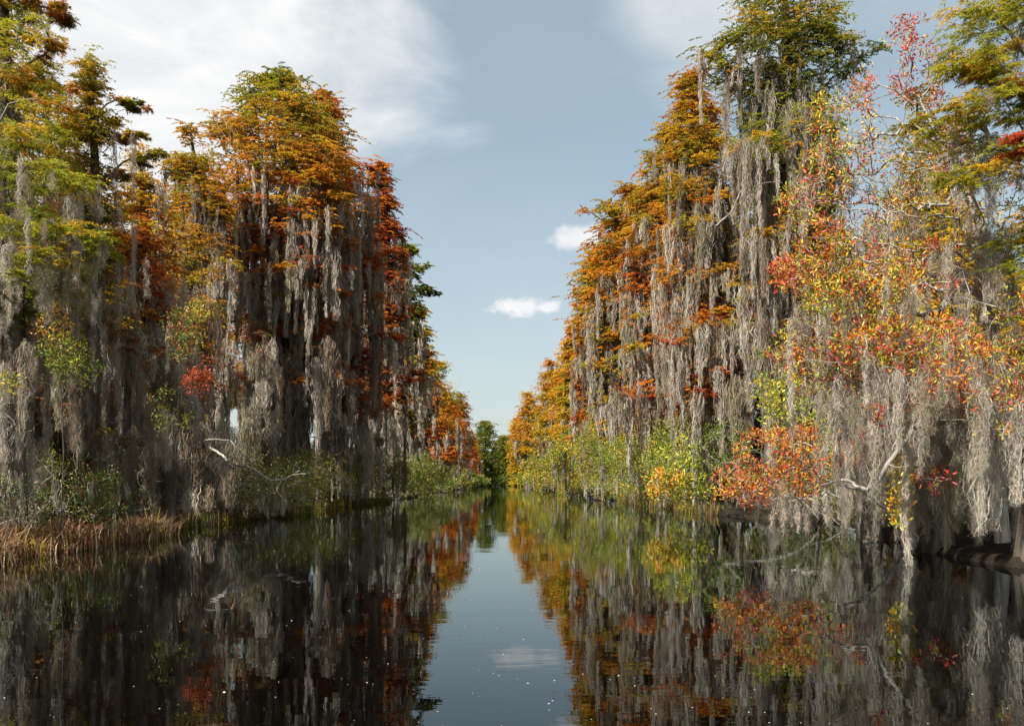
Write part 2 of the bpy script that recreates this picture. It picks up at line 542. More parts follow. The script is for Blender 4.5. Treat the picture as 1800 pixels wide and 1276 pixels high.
def moss(geo, anchors, lengths, rng, dens=26, width=0.045, rad=0.16, segs=3, fuzz=0, floor=0.06, wts=(.3, .3, .2, .12, .08), fuzzL=0.05, curl=0.03, sl=(0.35, 1.0)):
    """columns of hanging moss: many short curly strands packed along lumpy tapering columns under each anchor"""
    A = np.asarray(anchors, float); n = len(A)
    if n == 0:
        return
    Lc = np.minimum(np.asarray(lengths, float), np.maximum(A[:, 2] - floor, 0.05) * rng.uniform(0.55, 1.0, n))
    rad = np.broadcast_to(rad, (n,)) * rng.uniform(0.75, 1.25, n)
    cnt = np.clip((dens * (Lc + 0.3) * (0.35 + rad / 0.2)).astype(int), 6, 560)
    ti = np.repeat(np.arange(n), cnt); N = len(ti)
    tone = np.array(MOSS_COL)[rng.choice(len(MOSS_COL), n, p=np.array(wts) / sum(wts))] * rng.uniform(0.85, 1.2, n)[:, None]
    ax = rng.uniform(0, np.pi, n)
    el = np.stack([np.cos(ax), np.sin(ax)], 1)
    flat = rng.uniform(0.35, 0.9, n)
    u = rng.normal(0, 0.62, N); v = rng.normal(0, 0.62, N) * flat[ti]
    q = rng.random(N) ** 1.15
    tap = rng.uniform(0.05, 0.32, n)
    k1 = rng.uniform(2.0, 5.0, n); p1 = rng.uniform(0, 6.28, n); am = rng.uniform(0.1, 0.45, n); sp_ = rng.uniform(0.5, 1.6, n)
    m1 = np.clip(rng.normal(0, 0.022, (n, 2)), -.04, .04); m2 = rng.uniform(0, 6.28, n); mk = rng.uniform(1.5, 4, n)

    def shape(qq, ti_):
        r = (1 - (1 - tap[ti_]) * np.clip(qq, 0, 1) ** sp_[ti_]) * (1 + am[ti_] * np.sin(k1[ti_] * qq * Lc[ti_] * 2.2 + p1[ti_]))
        r = r * (0.3 + 0.7 * np.clip(qq * Lc[ti_] / (0.15 + 1.1 * rad[ti_]), 0, 1) ** 0.8)
        mean = m1[ti_] * (np.sin(mk[ti_] * qq + m2[ti_]) - np.sin(m2[ti_]))[:, None] * (0.4 + Lc[ti_])[:, None]
        return r, mean
    Ls = np.minimum(rng.uniform(sl[0], sl[1], N) * (0.5 + 0.35 * np.minimum(Lc[ti], 2.5)), (1.08 - q) * Lc[ti] + 0.04)
    tt = np.linspace(0, 1, segs + 1)
    e = el[ti]; e2 = np.stack([-e[:, 1], e[:, 0]], 1)
    c = np.zeros((N, segs + 1, 3))
    wob = rng.normal(0, curl, (N, 2)) * 0.6
    for k, x in enumerate(tt):
        qq = q + x * Ls / np.maximum(Lc[ti], 0.05)
        r, mean = shape(qq, ti)
        off = (e * u[:, None] + e2 * v[:, None]) * (rad[ti] * r)[:, None]
        c[:, k, :2] = A[ti][:, :2] + off + mean + wob * x + rng.normal(0, curl * 0.5, (N, 2))
        c[:, k, 2] = A[ti][:, 2] + 0.06 * (1 - np.abs(u)) - q * Lc[ti] - Ls * x
    prof = np.interp(tt, [0, 0.3, 0.7, 1.0], [0.5, 1.0, 0.8, 0.15])
    an = rng.uniform(0, np.pi, N)
    tw = rng.uniform(-0.9, 0.9, N)
    Wd = width * rng.uniform(0.5, 1.5, N)
    vv = np.zeros((N, segs + 1, 2, 3))
    for k in range(segs + 1):
        a2 = an + tw * k
        s = np.stack([np.cos(a2), np.sin(a2), np.zeros(N)], 1) * (Wd * prof[k] * 0.5)[:, None]
        vv[:, k, 0] = c[:, k] + s; vv[:, k, 1] = c[:, k] - s
    vv[..., 2] = np.maximum(vv[..., 2], floor - 0.05)
    o = np.arange(N)[:, None] * (2 * (segs + 1)); k = np.arange(segs)[None] * 2
    f = np.stack([o + k, o + k + 1, o + k + 3, o + k + 2], -1).reshape(-1, 4)
    tint = tone[ti] * rng.uniform(0.75, 1.22, N)[:, None] * (1 + rng.normal(0, 0.035, (N, 3)))
    geo.add(vv.reshape(-1, 3), f, np.repeat(tint, segs, 0))
    if fuzz:
        si = np.repeat(np.arange(N), fuzz); m = len(si)
        qf = rng.uniform(0.02, 1.0, m)
        kf = qf * segs; k0 = np.minimum(kf.astype(int), segs - 1); fr = (kf - k0)[:, None]
        b = c[si, k0] * (1 - fr) + c[si, k0 + 1] * fr
        d = rand_unit(rng, m); d[:, 2] = d[:, 2] * 0.7 - 0.35; d = unit(d)
        s = unit(np.cross(d, rand_unit(rng, m)))
        rhomb(geo, b, d, s, fuzzL * rng.uniform(0.4, 1.4, m), np.full(m, width * 0.45), tint[si] * rng.uniform(0.85, 1.2, m)[:, None], 0.2)


def lerp_spec(y, stops):
    """colour mixture at a height (photo row) from stops [(row, {colour: weight})]"""
    ys = [s[0] for s in stops]
    if y <= ys[0]:
        return stops[0][1]
    if y >= ys[-1]:
        return stops[-1][1]
    i = int(np.searchsorted(ys, y)) - 1
    f = (y - ys[i]) / (ys[i + 1] - ys[i])
    out = {}
    for k, v in stops[i][1].items():
        out[k] = out.get(k, 0) + v * (1 - f)
    for k, v in stops[i + 1][1].items():
        out[k] = out.get(k, 0) + v * f
    return out


def cypress(label, x, Y, profile, colours, seed, npads=130, foli=None, moss_rows=None, nmoss=160, boughs=(), leaf=None, pad=None,
            trunk_r=0.42, x_top=None, group=None, near=False, name='cypress_tree', moss_len=1.9, hang=0.6, moss_w=(.3, .3, .2, .12, .08), split=None):
    """one cypress. profile: rows of the photo [(row, left, right)] that the crown spans at distance Y;
    colours: stops by row; boughs: [(x, y, dY, spec, size)] tips standing out of the crown."""
    rng = np.random.default_rng(seed)
    npads = int(npads * 1.7)
    nmoss = int(nmoss * 0.54)
    px = Y / F
    prof = np.array(profile, float)
    ytop, ybot = prof[0, 0], prof[-1, 0]
    foli = foli or (ytop, ybot)
    root = thing(name, label, 'tree', group)
    xt = x if x_top is None else x_top
    bx = (x - CX) * px
    root.location = (bx, Y, 0.0)
    org = np.array([bx, Y, 0.0])
    top = P(xt, ytop, Y); top[2] -= 0.3
    H = top[2]
    nseg = 16
    s = np.linspace(0, 1, nseg)
    tr = np.zeros((nseg, 3))
    wig = rng.normal(0, 1, (4, 2)) * 0.012 * H
    for k in range(2):
        tr[:, k] = (bx, Y)[k] + (top[k] - (bx, Y)[k]) * s ** 1.3 + np.interp(s, [0, .3, .55, .8, 1], [0, *wig[:3, k], 0])
    tr[:, 2] = -0.3 + (H + 0.3) * s
    rad = trunk_r * (1 - s) ** 0.75 + 0.025 + trunk_r * 0.9 * np.exp(-s * H / 1.1)
    g = Geo()
    tube(g, tr - org, rad, 28 if near else 14, rng, flute=0.22)

    def axis(z):
        return np.array([np.interp(z, tr[:, 2], tr[:, 0]), np.interp(z, tr[:, 2], tr[:, 1]), z])

    def spread(y, a, fr):
        xl = np.interp(y, prof[:, 0], prof[:, 1]); xr = np.interp(y, prof[:, 0], prof[:, 2])
        z = CAM_H + (CY - y) * px
        ax = axis(z)
        ca, sa = math.cos(a), math.sin(a)
        rx = ((xr - CX) * px - ax[0]) if ca > 0 else (ax[0] - (xl - CX) * px)
        rx = max(rx, 0.15)
        mean = 0.5 * (xr - xl) * px
        ry = max(0.75 * mean, 0.2)
        return ax + np.array([rx * ca * fr, ry * sa * fr, 0])
    # leaf pads, in uneven tiers
    rows = np.linspace(foli[0], foli[1], 60)
    wd = np.array([np.interp(q, prof[:, 0], prof[:, 2] - prof[:, 1]) for q in rows]) + 12
    pt = rng.choice(rows, npads, p=wd / wd.sum())
    tier = rng.uniform(1.3, 2.1) / px
    pt = np.where(rng.random(npads) < 0.4, np.round(pt / tier) * tier + rng.normal(0, 0.22, npads) / px, pt)
    pt = np.clip(pt, foli[0], foli[1])
    nlow = int(npads * 0.28) if nmoss else 0
    if nlow:
        lo = foli[1] + rng.random(max(1, nlow // 5)) * max(0.0, min(CY - 70 - foli[1], 0.6 * (ybot - foli[1])))
        pt = np.concatenate([pt, rng.choice(lo, nlow) + rng.normal(0, .25, nlow) / px])
    targets, specs, sizes = [], [], []
    padR = (pad or 0.85) * 1.12
    for y in pt:
        a = rng.uniform(0, 2 * np.pi)
        if math.sin(a) > 0 and rng.random() < 0.4:
            a = -a
        fr = math.sqrt(rng.uniform(0.15, 1.0)) * rng.uniform(0.86, 1.06)
        wdt = np.interp(y, prof[:, 0], prof[:, 2] - prof[:, 1]) * px * 0.5
        fr = max(0.05, fr - 0.45 * padR / max(wdt, 0.5))
        q = spread(y, a, fr)
        targets.append(q); specs.append(lerp_spec(y + rng.normal(0, 28), colours)); sizes.append(padR * rng.uniform(0.6, 1.25) * (0.8 + 0.2 * min(1, wdt / 2.5)))
    nb = len(targets)
    for bo in boughs:
        bxp, byp, dY, sp_, sz = bo
        targets.append(P(bxp, byp, Y + dY)); specs.append(sp_); sizes.append(sz)
        for _ in range(5 if near else 3):
            targets.append(P(bxp, byp, Y + dY) + np.clip(rng.normal(0, sz * 0.75, 3), -sz, sz) * np.array([1, 0.8, 0.28])); specs.append(sp_); sizes.append(sz * 0.75)
    # bare moss-bearing branches
    mt = []
    if nmoss:
        mr = moss_rows or (ytop + 0.4 * (ybot - ytop), ybot)
        rows = np.linspace(mr[0], mr[1], 40)
        wd = np.array([np.interp(q, prof[:, 0], prof[:, 2] - prof[:, 1]) for q in rows]) + 10
        for y in rng.choice(rows, nmoss, p=wd / wd.sum()):
            a = rng.uniform(0, 2 * np.pi)
            if math.sin(a) > 0 and rng.random() < 0.3:
                a = -a
            mt.append(spread(y, a, math.sqrt(rng.uniform(0.02, 0.8))))
    nall = len(targets)
    sk = Skel(tr, rad, rng)
    sk.grow(np.array(targets + mt), step=0.7 if not near else 0.45, rise=0.10)
    sk.radii(0.014 if not near else 0.008, 0.5)
    sk.p = sk.p - org
    g.mat = 1
    sk.mesh(g, 5)
    g.build('trunk', (M_BARK, M_TWIG), root, True)
    tips = np.array([sk.p[i] for i in sk.tips[:nall]])
    outd = tips - (np.array([axis(z) for z in tips[:, 2]]) - org)
    cg = Geo()
    lf = leaf or (max(0.08, 3.3 * px), max(0.022, 1.5 * px), 460)
    cs = []
    for sp_ in specs:
        c_, w_ = mixpal(sp_)
        main = c_[rng.choice(len(c_), p=w_)]
        cs.append(0.72 * main + 0.28 * (c_ * w_[:, None]).sum(0))
    sprays(cg, tips, outd, np.array(sizes), lf[2], rng, np.array(cs), lf[0], lf[1], ntwig=9)
    cg.build('crown', M_LEAF, root)
    # moss under pads, along bare branches and down the trunk
    mg = Geo()
    anch = []; ln = []; rd = []
    zf = lambda y: CAM_H + (CY - y) * px
    if nmoss:
        mtips = np.array([sk.p[i] for i in sk.tips[nall:]])
        k = rng.integers(1, 3, len(mtips))
        for q, kk in zip(mtips, k):
            for _ in range(kk):
                anch.append(q + rng.normal(0, 0.28, 3) * np.array([1, 1, 0.15])); rd.append(rng.uniform(0.10, 0.52)); ln.append(moss_len * rng.lognormal(-0.1, 0.45) * (0.45 + 1.6 * rd[-1]))
    zt0 = zf(moss_rows[0] if moss_rows else ytop + 0.4 * (ybot - ytop))
    for q in (tips[nb:] if not near else []):      # pale fringes under the boughs that stand out low down
        if q[2] < zt0 - 1.0 and rng.random() < 0.6:
            anch.append(q + rng.normal(0, 0.4, 3) * np.array([1, 1, 0.1])); ln.append(0.5 * moss_len * rng.lognormal(0, 0.4)); rd.append(rng.uniform(0.1, 0.25))
    for q in tips:
        if rng.random() < hang * np.interp(q[2], [zt0 - 0.5, zt0 + 0.1 * H], [0.8, 0.06]):
            for _ in range(2):
                anch.append(q + rng.normal(0, 0.35, 3) * np.array([1, 1, 0.1])); ln.append(0.6 * moss_len * rng.lognormal(0, 0.5)); rd.append(rng.uniform(0.08, 0.2))
    if nmoss:
        zt = zf(moss_rows[0] if moss_rows else ytop + 0.3 * (ybot - ytop))
        for _ in range(int(nmoss * 0.4)):
            z = 1.2 + (min(1.35 * zt, 0.93 * H) - 1.2) * rng.random() ** 1.2; q = axis(z) - org; a = rng.uniform(0, 2 * np.pi)
            rr = np.interp(z, tr[:, 2], rad) + 0.05
            anch.append(q + np.array([math.cos(a) * rr, math.sin(a) * rr, 0])); ln.append(0.75 * moss_len * rng.lognormal(0, 0.5)); rd.append(rng.uniform(0.10, 0.26))
    if anch:
        if near:
            moss(mg, anch, ln, rng, 80, 0.009, np.array(rd) * 0.66, 3, fuzz=7, wts=moss_w, fuzzL=0.06, sl=(.12, .42), curl=0.045)
        else:
            moss(mg, anch, ln, rng, float(np.clip(1.3 / px, 9, 38)), max(0.02, 0.95 * px), np.array(rd) * 1.1, 3, wts=moss_w, sl=(.2, .75), curl=0.075)
        mg.build('hanging_moss', M_MOSS, root)
    return root


def shrub(label, base, height, radius, spec, seed, n=60, leafL=0.07, leafW=0.03, per=40, mossn=0, broad=True, group=None, name='shrub', stem_mat=None, flatten=1.0, size=0.3, px=0.02, cat='shrub', moss_len=0.8):
    rng = np.random.default_rng(seed)
    root = thing(name, label, cat, group)
    bx, by = base
    root.location = (bx, by, 0.1)
    st = np.array([[0, 0, -0.2], [rng.normal(0, 0.05), rng.normal(0, 0.05), 0.25 * height]])
    tg = []
    for _ in range(n):
        d = rand_unit(rng, 1)[0]
        rr = rng.random() ** 0.4 * (1.3 if rng.random() < 0.14 else 1.0)
        q = np.array([d[0] * radius * rr, d[1] * radius * rr, 0.52 * height + 0.5 * height * d[2] * rr])
        lump = 1 + 0.22 * math.sin(3 * math.atan2(d[1], d[0]) + seed) + 0.15 * math.sin(5 * d[2] + seed)
        q[:2] *= lump
        q[2] = max(q[2], 0.1)
        tg.append(q)
    sk = Skel(st, [0.05, 0.035], rng).grow(np.array(tg), 0.3, 0.05, 0.08, 0.2)
    sk.radii(0.006, 0.5)
    b = Geo(); sk.mesh(b, 4, max(0.004, 0.25 * px)); b.build('stems', stem_mat or M_TWIG, root, True)
    tips = np.array([sk.p[i] for i in sk.tips])
    g = Geo()
    broad_leaves(g, tips, np.full(len(tips), size), per, rng, spec, leafL, leafW)
    g.build('foliage', M_BROAD, root)
    if mossn:
        mg = Geo()
        k = rng.choice(len(tips), mossn)
        moss(mg, tips[k] + rng.normal(0, 0.1, (mossn, 3)), moss_len * rng.lognormal(0, 0.4, mossn), rng, 22, max(0.014, 0.8 * px), 0.12, 3, floor=0.0)
        mg.build('hanging_moss', M_MOSS, root)
    return root


def broad_leaves(g, tips, size, per, rng, spec, leafL, leafW, up=0.5, coh=0.55):
    cols, wts = mixpal(spec)
    n = len(tips)
    pc = rng.choice(len(cols), n, p=wts)
    ti = np.repeat(np.arange(n), per); N = len(ti)
    off = rng.normal(0, 0.5, (N, 3)) * size[ti][:, None]
    c = tips[ti] + off
    d = unit(unit(off) * 0.7 + rng.normal(0, 0.45, (N, 3)) + np.array([0, 0, up]))
    s = unit(np.cross(d, rand_unit(rng, N)))
    ci = np.where(rng.random(N) < coh, pc[ti], rng.choice(len(cols), N, p=wts))
    tint = cols[ci] * rng.uniform(0.65, 1.3, N)[:, None] * (1 + rng.normal(0, 0.07, (N, 3)))
    L = leafL * rng.uniform(0.6, 1.25, N); W = leafW * rng.uniform(0.7, 1.25, N)
    if leafL > 0.055:
        oval_leaf(g, c, d, s, L, W, tint)
    else:
        rhomb(g, c, d, s, L, W * 1.1, tint)


# ------------------------------------------------------------------ ground and water
def bank_left(Y):
    Y = np.asarray(Y, float)
    return -8.35 - 0.25 * np.sin(Y * 0.31) - 0.2 * np.sin(Y * 0.83 + 1) - 0.35 * np.sin(Y * 0.071)


def bank_right(Y):
    Y = np.asarray(Y, float)
    b = 7.75 + 0.25 * np.sin(Y * 0.29 + 2) + 0.18 * np.sin(Y * 0.77) + 0.3 * np.sin(Y * 0.063)
    return b + 2.6 * np.exp(-((Y - 27.0) / 4.5) ** 2) - 0.35 * np.exp(-((Y - 16) / 3) ** 2)


END_Y = 345.0
rngg = np.random.default_rng(3)
xs = np.unique(np.concatenate([np.linspace(-15, 15, 101), np.linspace(-60, 60, 61), np.linspace(-2500, 2500, 41)]))
ys = np.unique(np.concatenate([np.linspace(-30, 60, 151), np.linspace(60, 380, 121), np.linspace(-2500, 3500, 41)]))
XX, YY = np.meshgrid(xs, ys)
d = np.maximum(bank_left(YY) - XX, XX - bank_right(YY))
d = np.maximum(d, YY - END_Y)
nz_ = 0.07 * np.sin(XX * 2.1 + 1.3 * np.sin(YY * 1.7)) + 0.05 * np.sin(YY * 2.9 + XX)
ZZ = np.where(d < 0, -1.2, 0) + np.clip(d / 0.35, -1, 1) * 0.0
sm = np.clip((d + 0.5) / 0.9, 0, 1); sm = sm * sm * (3 - 2 * sm)
ZZ = -1.2 + sm * (1.36 + nz_ * (d > 0)) + np.clip(d, 0, 8) * 0.02
g = Geo()
nx, ny = len(xs), len(ys)
i = (np.arange(ny - 1)[:, None] * nx + np.arange(nx - 1)[None]).ravel()
g.add(np.stack([XX.ravel(), YY.ravel(), ZZ.ravel()], 1), np.stack([i, i + 1, i + nx + 1, i + nx], 1))
o = g.build('ground', M_SOIL, None, True); o['kind'] = 'structure'
g = Geo()
g.add(np.array([[-40., -2500, 0], [40, -2500, 0], [40, 400, 0], [-40, 400, 0]]), np.array([[0, 1, 2, 3]]))
o = g.build('canal_water', M_WATER); o['kind'] = 'structure'

# pale flecks drifting on the water
rng = np.random.default_rng(8)
g = Geo()
n = 260
yy_ = rng.uniform(945, 1290, n); Yd = CAM_H * F / (yy_ - CY); xx_ = rng.uniform(-20, 1820, n)
c0 = np.stack([(xx_ - CX) / F * Yd, Yd, np.full(n, 0.004)], 1)
ok = (c0[:, 0] > bank_left(Yd) + 0.8) & (c0[:, 0] < bank_right(Yd) - 0.8)
c0 = c0[ok]; n = len(c0)
an = rng.uniform(0, 6.28, n); sz = rng.lognormal(-5.45, 0.4, n)
k = 6
a6 = np.linspace(0, 2 * np.pi, k, endpoint=False)
for lay, zz in ((1.0, 0.0), (0.7, 0.003)):
    pass
ring = np.stack([np.cos(a6), np.sin(a6) * 0.6], 1)
rr = ring[None] * (sz[:, None, None] * rng.uniform(0.75, 1.25, (n, k, 1)))
rot = np.stack([np.stack([np.cos(an), -np.sin(an)], -1), np.stack([np.sin(an), np.cos(an)], -1)], -2)
rr = np.einsum('nij,nkj->nki', rot, rr)
v = np.zeros((n, k + 1, 3)); v[:, :k, :2] = rr; v[:, k, 2] = sz * 0.35
v += c0[:, None]
fo = np.arange(n)[:, None, None] * (k + 1)
tri = np.array([[j, (j + 1) % k, k] for j in range(k)])[None] + fo
g.add(v.reshape(-1, 3), tri.reshape(-1, 3))
o = g.build('floating_flecks', M_FLECK)
o['kind'] = 'stuff'; o['label'] = 'pale flecks of leaf and foam drifting on the dark water'; o['category'] = 'debris'


# ------------------------------------------------------------------ cypresses of the left bank
G_ = {'lime': .6, 'green': .35, 'gold': .15}
G1 = {'lime': .7, 'green': .15, 'gold': .25}
GO = {'lime': .35, 'gold': .4, 'orange': .2, 'green': .15}
OR = {'orange': .45, 'gold': .35, 'rust': .12, 'lime': .12}
OG = {'gold': .42, 'orange': .28, 'olive': .28, 'lime': .32}
RO = {'orange': .35, 'red': .35, 'rust': .3}
RD = {'red': .3, 'rust': .5, 'orange': .25}
OL = {'olive': .5, 'green': .2, 'gold': .25, 'lime': .15, 'rust': .05}
DG = {'dgreen': .5, 'green': .4, 'olive': .2}
BRL = {'brown': .2, 'rust': .4, 'gold': .35, 'olive': .2}
BR = {'brown': .5, 'rust': .4, 'olive': .2}

cypress('tall yellow-green cypress with orange tips at the far left edge, its top out of sight', 14, 16.5,
        [(-190, -40, 40), (-60, -90, 90), (20, -120, 112), (120, -110, 118), (230, -110, 150), (340, -120, 165), (470, -120, 175), (560, -60, 120)],
        [(-190, G_), (20, {'lime': .6, 'gold': .25, 'orange': .1, 'green': .2}), (120, {'lime': .6, 'green': .2, 'gold': .2, 'orange': .15}), (300, {'green': .4, 'lime': .55, 'orange': .1}), (480, {'green': .5, 'lime': .5})],
        11, npads=125, foli=(-190, 490), leaf=(0.085, 0.015, 300), pad=0.5, moss_rows=(380, 760), nmoss=38, near=True, trunk_r=0.24, moss_len=1.3, hang=0.35,
        boughs=[(118, 32, .2, BRL, .24), (90, 85, -.4, BRL, .24), (100, 14, .3, BRL, .24), (60, 20, .1, GO, .4), (30, 70, -.3, G_, .45), (20, 10, 0, GO, .4), (130, 420, -1.5, G_, .5), (60, 395, -1.8, G_, .5), (20, 410, -1.6, G_, .5), (100, 300, -1.6, G_, .5), (125, 330, -1.4, G_, .5), (30, 240, -1.4, G_, .5), (70, 455, -1.9, G_, .45), (20, 470, -2, G_, .45), (110, 400, -2, G_, .45), (150, 440, -1.2, G_, .4), (45, 60, -.6, {'lime': .6, 'gold': .4}, .45), (85, 180, -.8, {'lime': .5, 'orange': .4}, .45), (90, 250, -1, {'lime': .4, 'green': .5, 'orange': .1}, .45), (35, 330, -1.2, G_, .45), (40, 150, 0, OR, .4)])
cypress('slender pointed cypress with dark ragged tips second from the left edge', 157, 22,
        [(103, 150, 168), (135, 128, 196), (180, 120, 200), (205, 110, 215), (250, 95, 200), (330, 80, 215), (420, 90, 225), (540, 95, 220), (700, 110, 210)],
        [(103, {'olive': .4, 'gold': .4, 'lime': .2}), (200, {'olive': .3, 'lime': .2, 'gold': .4}), (330, {'olive': .3, 'orange': .3, 'green': .3}), (450, GO)],
        12, npads=85, foli=(103, 450), leaf=(0.10, 0.024, 260), pad=0.55, moss_rows=(420, 760), nmoss=46, near=True, trunk_r=0.26, moss_len=1.7, hang=0.3,
        boughs=[(236, 185, .3, OL, .24), (225, 178, 0, OL, .22), (238, 235, -.4, OL, .25), (222, 242, 0, {'olive': .4, 'crimson': .1, 'rust': .3}, .24), (270, 268, .5, OL, .25), (238, 282, .2, OL, .22), (212, 306, 0, OL, .24), (190, 210, .2, OL, .27), (120, 150, 0, OR, .36), (205, 420, 0, {'orange': .5, 'red': .3}, .4)])
cypress('cypress with several leaning trunks behind the far left edge, olive and rust coloured', 72, 27,
        [(85, 55, 90), (140, 20, 120), (220, -10, 140), (330, -20, 150), (450, -20, 150), (700, 0, 150)],
        [(85, {'olive': .3, 'lime': .5, 'orange': .2}), (220, GO), (330, {'olive': .3, 'orange': .4, 'green': .3}), (450, RO)],
        13, npads=55, foli=(85, 460), leaf=(0.12, 0.032, 190), pad=0.65, moss_rows=(400, 780), nmoss=60, trunk_r=0.3, moss_len=2.2, hang=0.3)
cypress('low red-orange cypress between the slender cypress and the massive one', 250, 29,
        [(300, 235, 275), (345, 200, 300), (420, 170, 335), (500, 165, 340), (580, 180, 330), (740, 200, 320)],
        [(300, OG), (380, {'orange': .5, 'gold': .3, 'red': .2}), (450, RO), (560, {'red': .7, 'rust': .3})],
        14, npads=110, foli=(300, 560), leaf=(0.11, 0.032, 190), pad=0.62, moss_rows=(470, 790), nmoss=75, trunk_r=0.26, moss_len=2.0, hang=0.4,
        boughs=[(215, 545, -.8, {'yellow': .6, 'gold': .4}, .3), (255, 552, -.9, {'yellow': .6, 'gold': .4}, .34), (340, 665, -1, RD, .36), (350, 700, -1, RD, .25), (260, 395, -.5, {'lime': .3, 'yellow': .3, 'gold': .4}, .5)])
cypress('gold and orange cypress with a twin moss-hung trunk left of the massive cypress', 372, 43,
        [(215, 318, 335), (250, 305, 370), (300, 275, 400), (360, 262, 410), (420, 280, 415), (480, 300, 420), (760, 335, 420)],
        [(215, {'olive': .5, 'gold': .3, 'rust': .3}), (300, OG), (400, OR), (480, {'gold': .4, 'orange': .4, 'lime': .2})],
        15, npads=110, foli=(215, 480), pad=0.95, moss_rows=(380, 770), nmoss=120, trunk_r=0.5, x_top=335, moss_len=3.0, hang=0.5,
        boughs=[(330, 465, -1, OR, .6), (400, 460, -1.5, GO, .6)])
cypress('massive orange cypress with a green top, the tallest on the left bank', 528, 48,
        [(120, 470, 505), (140, 430, 535), (165, 395, 565), (210, 370, 595), (260, 345, 625), (330, 330, 640), (400, 350, 640), (470, 370, 640), (560, 390, 630), (700, 410, 640), (840, 430, 640)],
        [(120, {'lime': .6, 'green': .4}), (175, {'lime': .45, 'gold': .3, 'green': .2}), (225, OG), (300, OR), (380, {'orange': .5, 'gold': .35, 'red': .1}), (480, RO)],
        16, npads=330, foli=(120, 430), pad=1.05, moss_rows=(365, 830), nmoss=270, trunk_r=0.75, x_top=490, moss_len=3.2, hang=0.5,
        boughs=[(430, 330, -2, OG, .9), (390, 375, -1.5, OG, .8), (560, 300, -2.5, OR, .9), (600, 345, -2, OR, .8), (570, 385, -2.2, OR, .7), (460, 290, -2.4, OG, .9), (380, 470, -1, GO, .6), (500, 470, -2.5, OR, .8), (540, 462, -2.6, RO, .8), (470, 478, -2, OG, .6), (580, 465, -1.5, RO, .7), (530, 320, -2.5, RO, .7), (450, 365, -2.2, OR, .8), (500, 355, -2.5, OG, .8), (600, 520, -1, RD, .5), (400, 420, -1, OG, .7), (545, 500, -2.5, RD, .4), (495, 520, -2, {'yellow': .5, 'lime': .3, 'gold': .2}, .35)])
cypress('rounded rust-tipped cypress close against the right of the massive one', 590, 53,
        [(165, 560, 575), (185, 520, 612), (230, 510, 626), (260, 525, 636), (300, 540, 660), (360, 560, 690), (450, 560, 705), (600, 570, 695), (840, 590, 690)],
        [(165, {'olive': .3, 'rust': .4, 'gold': .3}), (230, {'gold': .3, 'orange': .4, 'rust': .3}), (300, RO), (380, RD)],
        17, npads=240, foli=(165, 520), pad=1.05, moss_rows=(330, 820), nmoss=210, trunk_r=0.6, moss_len=3.2, hang=0.4, x_top=570,
        boughs=[(655, 300, 0, RD, .6), (668, 325, 0, BR, .6), (650, 470, -1, RD, .6), (615, 560, -1.5, RD, .5), (680, 590, -1.5, RD, .7), (600, 580, -1.5, RD, .4)])
cypress('thin red cypress beside the open water, right of the rust-tipped one', 668, 62,
        [(285, 640, 662), (330, 632, 682), (390, 630, 702), (440, 625, 716), (500, 625, 724), (560, 640, 725), (700, 645, 725), (840, 650, 728)],
        [(285, RO), (350, RD), (440, {'red': .5, 'rust': .4, 'brown': .2}), (560, RD)],
        18, npads=135, foli=(285, 560), pad=1.0, moss_rows=(430, 820), nmoss=170, trunk_r=0.45, moss_len=3.0, hang=0.45,
        boughs=[(668, 575, -2, RD, .8), (700, 590, -2, RD, .6), (660, 705, -3, RD, .9), (680, 712, -3, RD, .7), (720, 665, -1, RD, .8), (735, 655, 0, RD, .7)])
cypress('narrow green cypress with stepped branches standing over the water on the left', 716, 74,
        [(430, 705, 722), (460, 692, 745), (505, 690, 757), (560, 690, 745), (620, 690, 752), (700, 695, 755), (830, 700, 755)],
        [(430, {'green': .5, 'lime': .4}), (500, DG), (560, {'green': .4, 'olive': .4, 'orange': .2}), (640, OL)],
        19, npads=60, foli=(430, 640), pad=0.95, moss_rows=(560, 820), nmoss=110, trunk_r=0.4, moss_len=2.8, hang=0.2,
        boughs=[(728, 440, 0, {'lime': .6, 'green': .4}, .7), (738, 470, 0, {'lime': .5, 'green': .5}, .7), (748, 505, 0, DG, .8), (752, 515, 0, DG, .7)])
cypress('dark olive cypress with orange patches just beyond the narrow green one', 735, 92,
        [(535, 722, 738), (570, 712, 748), (620, 705, 764), (680, 710, 772), (840, 715, 772)],
        [(535, {'olive': .5, 'green': .3, 'orange': .2}), (600, OG), (700, RO)],
        20, npads=80, foli=(535, 720), pad=1.15, moss_rows=(640, 820), nmoss=90, trunk_r=0.4, moss_len=2.6, hang=0.3)
cypress('bushy golden-orange cypress glowing in the sun down the left bank', 770, 120,
        [(638, 752, 775), (655, 740, 795), (690, 738, 808), (740, 745, 815), (800, 750, 815), (845, 755, 815)],
        [(638, {'lime': .4, 'gold': .4, 'green': .2}), (670, {'gold': .5, 'yellow': .2, 'orange': .3}), (720, OR), (790, RD)],
        21, npads=110, foli=(638, 800), pad=1.5, moss_rows=(720, 830), nmoss=60, trunk_r=0.45, moss_len=2.6, hang=0.25, leaf=(0.26, 0.10, 150))
cypress('red and orange cypress farther down the left bank past the golden one', 806, 160,
        [(690, 796, 812), (715, 790, 826), (760, 788, 832), (845, 792, 834)],
        [(690, {'green': .4, 'olive': .4, 'orange': .2}), (730, RO), (800, RD)],
        22, npads=80, foli=(690, 800), pad=1.7, moss_rows=(750, 835), nmoss=40, trunk_r=0.45, moss_len=2.6, hang=0.2, leaf=(0.34, 0.13, 130))
